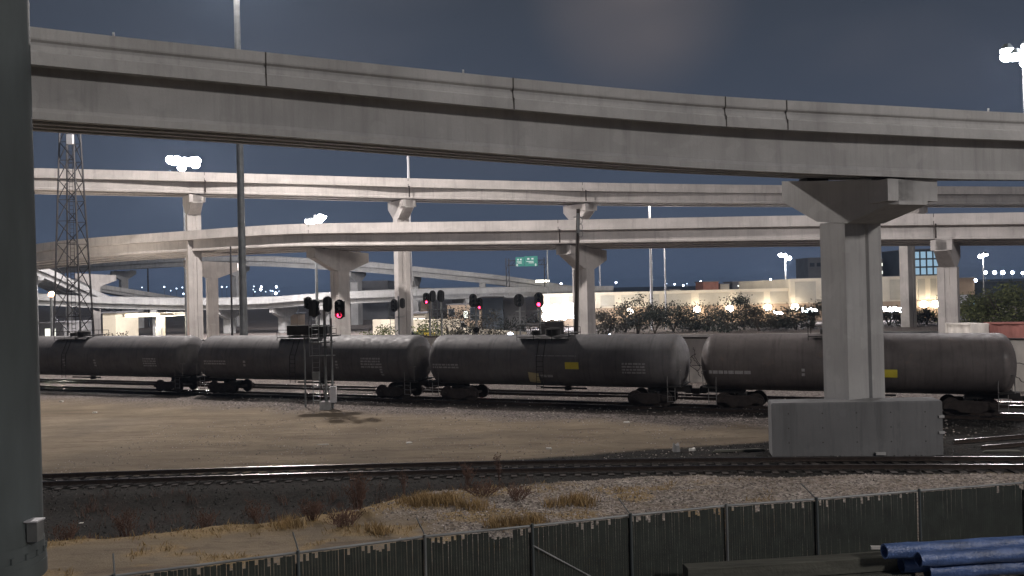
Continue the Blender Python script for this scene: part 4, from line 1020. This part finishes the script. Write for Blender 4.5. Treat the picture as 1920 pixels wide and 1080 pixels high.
car('dark car with glowing red lamps beside the petrol station canopy', 316, 612, 118, 'dark_car', R(35), tail=True)
car('yellow car parked behind the left red signal', 792, 600, 138, 'yellow_car', R(8))
car('white van parked behind the centre signals', 858, 602, 150, 'white_car', R(5), True)
car('white car parked right of the lone centre signal', 930, 602, 130, 'white_car', R(-10))
car('dark car parked left of the yellow car', 770, 603, 132, 'dark_car', R(5))

# highway sign gantry
ya = 205; pa = W(952, 520, ya); pb_ = W(1024, 520, ya); zt_ = W(988, 492, ya).z
sg = thing('sign_gantry', 'two green highway signs on a dark gantry above the distant ramp', 'highway sign', ((pa.x+pb_.x)/2, ya, 0))
mb = MB()
for p in (pa, pb_):
    for dx in (-.35, .35): mb.beam((p.x+dx, ya+.6, 0), (p.x+dx, ya+.6, zt_+1.1), .22)
    for k in range(8): mb.beam((p.x-.35, ya+.6, k*1.8), (p.x+.35, ya+.6, k*1.8+1.8), .1)
for z in (zt_-.6, zt_+.5): mb.beam((pa.x, ya+.6, z), (pb_.x, ya+.6, z), .16)
k = pa.x
while k < pb_.x-1: mb.beam((k, ya+.6, zt_-.6), (k+1, ya+.6, zt_+.5), .09); k += 1
mb.build('gantry_frame', 'lattice', sg)
for x0, x1, z0, z1 in ((967, 983, 499.5, 482), (984, 1008, 499.5, 480)):
    a, b_ = W(x0, z0, ya), W(x1, z1, ya); cx_, cz_ = (a.x+b_.x)/2, (a.z+b_.z)/2; w_, h_ = b_.x-a.x, b_.z-a.z
    o = MB().box((cx_, ya, cz_), (w_, .12, h_)).build('sign_panel', 'sign_green', sg)
    mb = MB()
    for xx, zz, ww, hh in ((-.22, .24, .16, .16), (.1, .24, .16, .16), (-.1, -.02, .55, .07), (.0, -.16, .4, .06)): mb.box((cx_+xx*w_, ya-.08, cz_+zz*h_), (ww*w_, .03, hh*h_))
    s_ = -1 if x0 < 980 else 1
    mb.prism([Vector((cx_+s_*w_*.34+dx, ya-.08, cz_-h_*.36+dz)) for dx, dz in ((-.12, .3), (.12, .3), (.12, 0), (.3, 0), (0, -.35), (-.3, 0), (-.12, 0))], (0, -.03, 0))
    mb.build('sign_legend', 'sign_white', o)
MB().box((W(1017, 528, 215).x, 215, W(1017, 527, 215).z), (3.4, .3, .5)).build('lit_strip', 'lamp_warm', sg)

# ------------------------------------------------------------------ trees and bushes
def foliage(mb, c, rx, rz, n, leaf, ry=None):
    ry = ry or rx; c = Vector(c); cl = [Vector((random.gauss(0, .5)*rx*(1-.45*max(0, t)), random.gauss(0, .5)*ry, t*rz)) for t in [random.uniform(-1.0, .8) for _ in range(13)]]
    for _ in range(n):
        q = random.choice(cl)+Vector((random.gauss(0, .24)*rx, random.gauss(0, .24)*ry, random.gauss(0, .2)*rz)); p = c+q
        if p.z < .1: p.z = .1+random.random()*.3
        s = leaf*random.uniform(.6, 1.3); d1 = Vector((random.gauss(0, 1), random.gauss(0, 1), random.gauss(0, 1))).normalized(); d2 = d1.orthogonal().normalized()
        mb.add([p, p+d1*s*.5+d2*s*.3, p+d1*s, p+d1*s*.5-d2*s*.3], [(0, 1, 2, 3)])
def tree(name, cat, label, px, py, Y, h, rx, mat, n=520, leaf=.42, trunk=True, group=None, lift=.35):
    b_ = W(px, py, Y); b_.z = 0; root = thing(name, label, cat, b_, group); mb = MB()
    for k in range(5 if trunk else 3):
        a = random.random()*6.28; top = b_+Vector((math.cos(a)*rx*.5, math.sin(a)*rx*.5, h*random.uniform(.6, .97)))
        mb.tube([b_+Vector((random.uniform(-.15, .15), 0, 0)), b_.lerp(top, .5)+Vector((0, 0, .2*h*.3)), top], [.13, .08, .02], 5)
    mb.build('trunk' if trunk else 'stem', 'bark', root)
    mb = MB(); foliage(mb, b_+Vector((0, 0, h*(.5+lift*.2))), rx, h*.45, n, leaf); mb.build('crown', mat, root, fix=False)
tl = [(1140, 4.6, 2.6, 'leaf_dry', 'dry brownish bush right beside the central pier'),
      (1172, 5.6, 2.8, 'leaf_dry', 'sparse brown tree in front of the first warehouse lamp'),
      (1196, 7.0, 3.0, 'leaf', 'taller thin green tree left of the grey warehouse corner'),
      (1228, 5.2, 3.6, 'leaf', 'dense dark green bush under the grey warehouse corner'),
      (1262, 5.6, 3.6, 'leaf', 'dark green tree left of the second warehouse lamp'),
      (1292, 4.4, 3.0, 'leaf', 'low dark bush below the second warehouse lamp'),
      (1328, 5.8, 3.4, 'leaf', 'rounded dark tree between the second and third warehouse lamps'),
      (1366, 4.6, 3.2, 'leaf', 'low dark bush below the third warehouse lamp'),
      (1396, 6.8, 2.6, 'leaf', 'tallest thin dark tree right of the third warehouse lamp'),
      (1424, 4.6, 3.2, 'leaf_dry', 'brown green bush below the fourth warehouse lamp'),
      (1458, 4.2, 3.4, 'leaf', 'dark bush in front of the small floodlight bank'),
      (1492, 4.6, 3.2, 'leaf', 'dark bush below the taller warehouse block'),
      (1524, 5.6, 2.4, 'leaf', 'thin dark tree touching the left side of the near pier'),
      (1668, 3.8, 2.8, 'leaf', 'dark bush below the bluish floodlights right of the near pier'),
      (1693, 3.6, 2.4, 'leaf', 'dark low bush left of the pale pillar at the right'),
      (1738, 3.6, 2.2, 'leaf_dry', 'brown bush between the pale pillar and the right pier')]
for px, h, rx, mt, lab in tl: tree('tree' if h > 5.3 else 'bush', 'tree' if h > 5.3 else 'bush', lab, px, 612, random.uniform(136, 146), h*.82, rx*1.05, mt, 1300, .38, h > 5.3, 'trees in front of the warehouse')
tr = [(1815, 5.0, 4.0, 'olive bush right behind the right pier'), (1848, 5.6, 4.4, 'olive bush above the faded red container'), (1882, 6.8, 4.6, 'tall olive tree near the right edge of the view'), (1915, 6.4, 4.6, 'olive tree cut by the right edge of the view'), (1960, 6, 4.5, 'olive tree just outside the right edge')]
for px, h, rx, lab in tr: tree('tree', 'tree', lab, px, 600, random.uniform(118, 128), h, rx, 'leaf_olive', 1700, .42, True, 'olive trees at the right')
for px, py, Y, h, rx, mt, lab in ((705, 620, 110, 3.2, 2.0, 'leaf_olive', 'small olive bush left of the pier under the upper flyover'), (722, 620, 108, 2.6, 1.8, 'leaf_olive', 'low olive bush touching the pier under the upper flyover'),
                             (805, 622, 92, 3.9, 1.6, 'leaf_olive', 'green shrub below the left red signal'), (828, 622, 95, 3.6, 1.7, 'leaf_olive', 'green shrub below the signal turned away'), (858, 622, 96, 3.2, 1.8, 'leaf_dry', 'brownish shrub between the signals'),
                             (886, 622, 98, 3.6, 1.7, 'leaf_dry', 'brown shrub below the lone centre signal'), (918, 622, 100, 3.2, 2.0, 'leaf_dry', 'low brown shrub right of the lone centre signal'), (845, 600, 125, 5.0, 3, 'leaf_dry', 'brown tree behind the centre shrubs'), (905, 600, 128, 4.6, 3, 'leaf_dry', 'brown tree left of the slate blue warehouse'),
                             (1045, 612, 120, 3.6, 2.6, 'leaf', 'dark bush under the blazing floodlights'), (960, 612, 118, 3.6, 2.6, 'leaf', 'dark bush in front of the green grey shed'),
                             (130, 612, 100, 3.4, 2.4, 'leaf', 'dark bush at the foot of the lattice tower'), (205, 612, 110, 3.0, 2.0, 'leaf_dry', 'brown bush right of the left pier')):
    tree('bush', 'bush', lab, px, py, Y, h, rx, mt, 900, .27, False, 'shrubs beyond the train')

# ------------------------------------------------------------------ far hills and city lights
mb = MB(); vs = []; fs = []; n = 120; Yh = 2600
prof = [9+9*vnoise(np.array([k*.11]), np.array([.5]), 4)[0]+5*vnoise(np.array([k*.7]), np.array([.5]), 6)[0] for k in range(n+1)]
for k in range(n+1):
    x = -3200+6400*k/n; vs += [(x, Yh-120, -1), (x, Yh, prof[k]), (x, Yh+500, -1)]
for k in range(n): a = 3*k; fs += [(a, a+3, a+4, a+1), (a+1, a+4, a+5, a+2)]
M['hill'] = plain('far wooded ridge', (.010, .014, .022), 1, 0, .3, .01, 0)
mb.add(vs, fs).build('hills', 'hill', kind='structure', fix=False)
CG = 'far city lights on the horizon'
def citylight(px, py, s, mt, lab, Y=900):
    p = W(px, py, Y); p.z = max(p.z, 1.5); root = thing('street_lamp', lab, 'street lamp', (p.x, p.y, 0), CG)
    MB().tube([(p.x, p.y, 0), p], [.25, .18], 6).build('pole', 'galv', root); MB().sphere(p, s, 5).build('lamp_head', mt, root)
left = [(266, 539, 1.0), (308, 538, 1.5), (331, 541, 1.1), (342, 539, 1.2), (320, 545, .9), (344, 551, 1.6), (416, 538, 1.5), (425, 538, .9), (438, 538, 1.1), (476, 537, 1.0), (475, 543, .9), (478, 547, .9), (490, 538, 1.8), (489, 543, 2.2), (507, 545, 1.0), (511, 546, 1.3), (518, 538, 1.9), (517, 550, 2.4), (498, 547, .8), (523, 546, .7)]
for px, py, s in left: citylight(px, py, s*.55, 'lamp_dim' if s < 1.7 else 'lamp_blue', 'small bluish lamp among the far city lights low in the sky at the left')
right = [(1155, 530, 1.6), (1265, 533, 1.2), (1281, 535, 1.5), (1314, 528, 1.7), (1222, 534, .8), (1288, 532, .7), (1250, 532, .6), (1052, 532, 1.7), (1445, 524, 1.6), (1458, 528, 1.4)]
for px, py, s in right: citylight(px, py, s*.6, 'lamp_blue' if s > 1.1 else 'lamp_dim', 'small white lamp among the far lights above the warehouse roof')
for px, py, s in ((1848, 511, 1.5), (1865, 511, 1.7), (1880, 511, 1.9), (1898, 511, 1.5), (1918, 512, 1.5), (1829, 526, 1.6), (1829, 541, 1.6), (1870, 543, 1.5), (1889, 542, 1.5), (1650, 530, 2.6), (1511, 513, 2.0)): citylight(px, py, s*.75, 'lamp_blue', 'bright white lamp on the skyline right of the near pier' if px > 1600 else 'white lamp left of the grey tower block', 600 if px > 1600 else 500)
citylight(96, 552, .38, 'lamp_orange', 'orange lamp seen through the lattice tower', 112)
add_light('street_light', W(96, 552, 112)+Vector((0, .6, .6)), 5200, (1, .88, .76), .4)
citylight(957, 628, .3, 'lamp_blue', 'low bluish lamp just above the middle tank car', 95)
citylight(1143, 628, .12, 'lamp_blue', 'tiny white lamp above the right half of the middle tank car', 90)

# ------------------------------------------------------------------ sky and lights
w = bpy.data.worlds.new('World'); bpy.context.scene.world = w; w.use_nodes = True; nt = w.node_tree
bg = nt.nodes['Background']; tc = N(nt, 'ShaderNodeTexCoord'); sx = N(nt, 'ShaderNodeSeparateXYZ'); nt.links.new(tc.outputs['Generated'], sx.inputs[0])
cr = N(nt, 'ShaderNodeValToRGB'); nt.links.new(sx.outputs[2], cr.inputs[0]); e = cr.color_ramp.elements
e[0].position = 0; e[0].color = (.072, .108, .185, 1); e[1].position = .5; e[1].color = (.030, .038, .054, 1)
for p, c in ((.025, (.068, .096, .16)), (.08, (.058, .078, .122)), (.17, (.052, .066, .098)), (.32, (.042, .051, .070))):
    x = e.new(p); x.color = rgba(c)
mp = N(nt, 'ShaderNodeMapping'); mp.inputs['Scale'].default_value = (2.2, 2.2, 5); nt.links.new(tc.outputs['Generated'], mp.inputs[0])
nz = N(nt, 'ShaderNodeTexNoise', Scale=1.6, Detail=3, Roughness=.45); nt.links.new(mp.outputs[0], nz.inputs['Vector'])
c = mixc(nt, ramp(nt, nz.outputs[0], .55, .85, 0, .35), cr.outputs[0], (.105, .105, .125))
gd = W(1195, -25, 100)-CAM; gd.normalize()
dt_ = N(nt, 'ShaderNodeVectorMath', operation='DOT_PRODUCT'); nrm = N(nt, 'ShaderNodeVectorMath', operation='NORMALIZE'); nt.links.new(tc.outputs['Generated'], nrm.inputs[0]); nt.links.new(nrm.outputs[0], dt_.inputs[0]); dt_.inputs[1].default_value = gd
gl = ramp(nt, dt_.outputs['Value'], .991, 1.0, 0, 1); gp = N(nt, 'ShaderNodeMath', operation='POWER'); nt.links.new(gl, gp.inputs[0]); gp.inputs[1].default_value = 1.6
gq = N(nt, 'ShaderNodeMath', operation='MULTIPLY'); nt.links.new(gp.outputs[0], gq.inputs[0]); nt.links.new(ramp(nt, nz.outputs[0], .25, .7, .25, .9), gq.inputs[1])
c = mixc(nt, gq.outputs[0], c, (.165, .142, .142))
sky = N(nt, 'ShaderNodeTexSky'); sky.sky_type = 'NISHITA'; sky.sun_disc = False; sky.sun_elevation = R(-4); sky.sun_rotation = R(250)
c2 = mixc(nt, .02, c, sky.outputs[0])
nt.links.new(c2, bg.inputs['Color']); bg.inputs['Strength'].default_value = .74
def sun(az, el, st, ang, col):
    l = bpy.data.lights.new('sun', 'SUN'); l.energy = st; l.angle = R(ang); l.color = col; o = bpy.data.objects.new('sun', l); C.objects.link(o)
    d = Vector((math.cos(R(az))*math.cos(R(el)), math.sin(R(az))*math.cos(R(el)), math.sin(R(el)))); o.rotation_euler = d.to_track_quat('Z', 'Y').to_euler()
sun(-20, 52, .42, 14, (1, .9, .8))
# unseen floodlight mast added behind the viewpoint to light the near flyover
def added_back_mast(x, y, z, power, label):
    root = thing('high_mast_light', label, 'mast light', (x, y, 0), 'tall floodlight masts'); MB().tube([(x, y, 0), (x, y, z)], [.34, .2], 12).build('pole', 'galv', root)
    for k in range(6):
        a = k*math.pi/3; c = Vector((x+math.cos(a), y+math.sin(a), z)); o = MB().tube([c+Vector((0, 0, .1)), c+Vector((0, 0, .5))], [.35, .15], 10).build('luminaire', 'galv_dark', root); MB().sphere(c, .3, 6, .7).build('lens', 'lamp', o)
    add_light('mast_light', Vector((x, y, z-1.5)), power, (1, .93, .89), 3.0, root)
added_back_mast(60, -30, 40, 84000, 'unseen floodlight mast added behind the viewpoint')
sc = bpy.context.scene
sc.view_settings.view_transform = 'Standard'; sc.view_settings.look = 'None'; sc.view_settings.exposure = .35; sc.view_settings.gamma = 1
sc.cycles.max_bounces = 4; sc.cycles.sample_clamp_indirect = 3; sc.cycles.use_denoising = True

bpy.ops.mesh.primitive_cube_add(size=1, location=(0, 0, 28.5)); hz = bpy.context.object; hz.name = 'haze'; hz.data.name = 'haze'; hz.scale = (9600, 9600, 63); hz['kind'] = 'stuff'
hm = bpy.data.materials.new('night haze'); hm.use_nodes = True; nt = hm.node_tree; nt.nodes.clear()
ou = N(nt, 'ShaderNodeOutputMaterial'); pv = N(nt, 'ShaderNodeVolumePrincipled'); pv.inputs['Color'].default_value = (.55, .72, 1, 1); pv.inputs['Density'].default_value = .00015; pv.inputs['Anisotropy'].default_value = .3
nt.links.new(pv.outputs[0], ou.inputs['Volume']); hz.data.materials.append(hm)
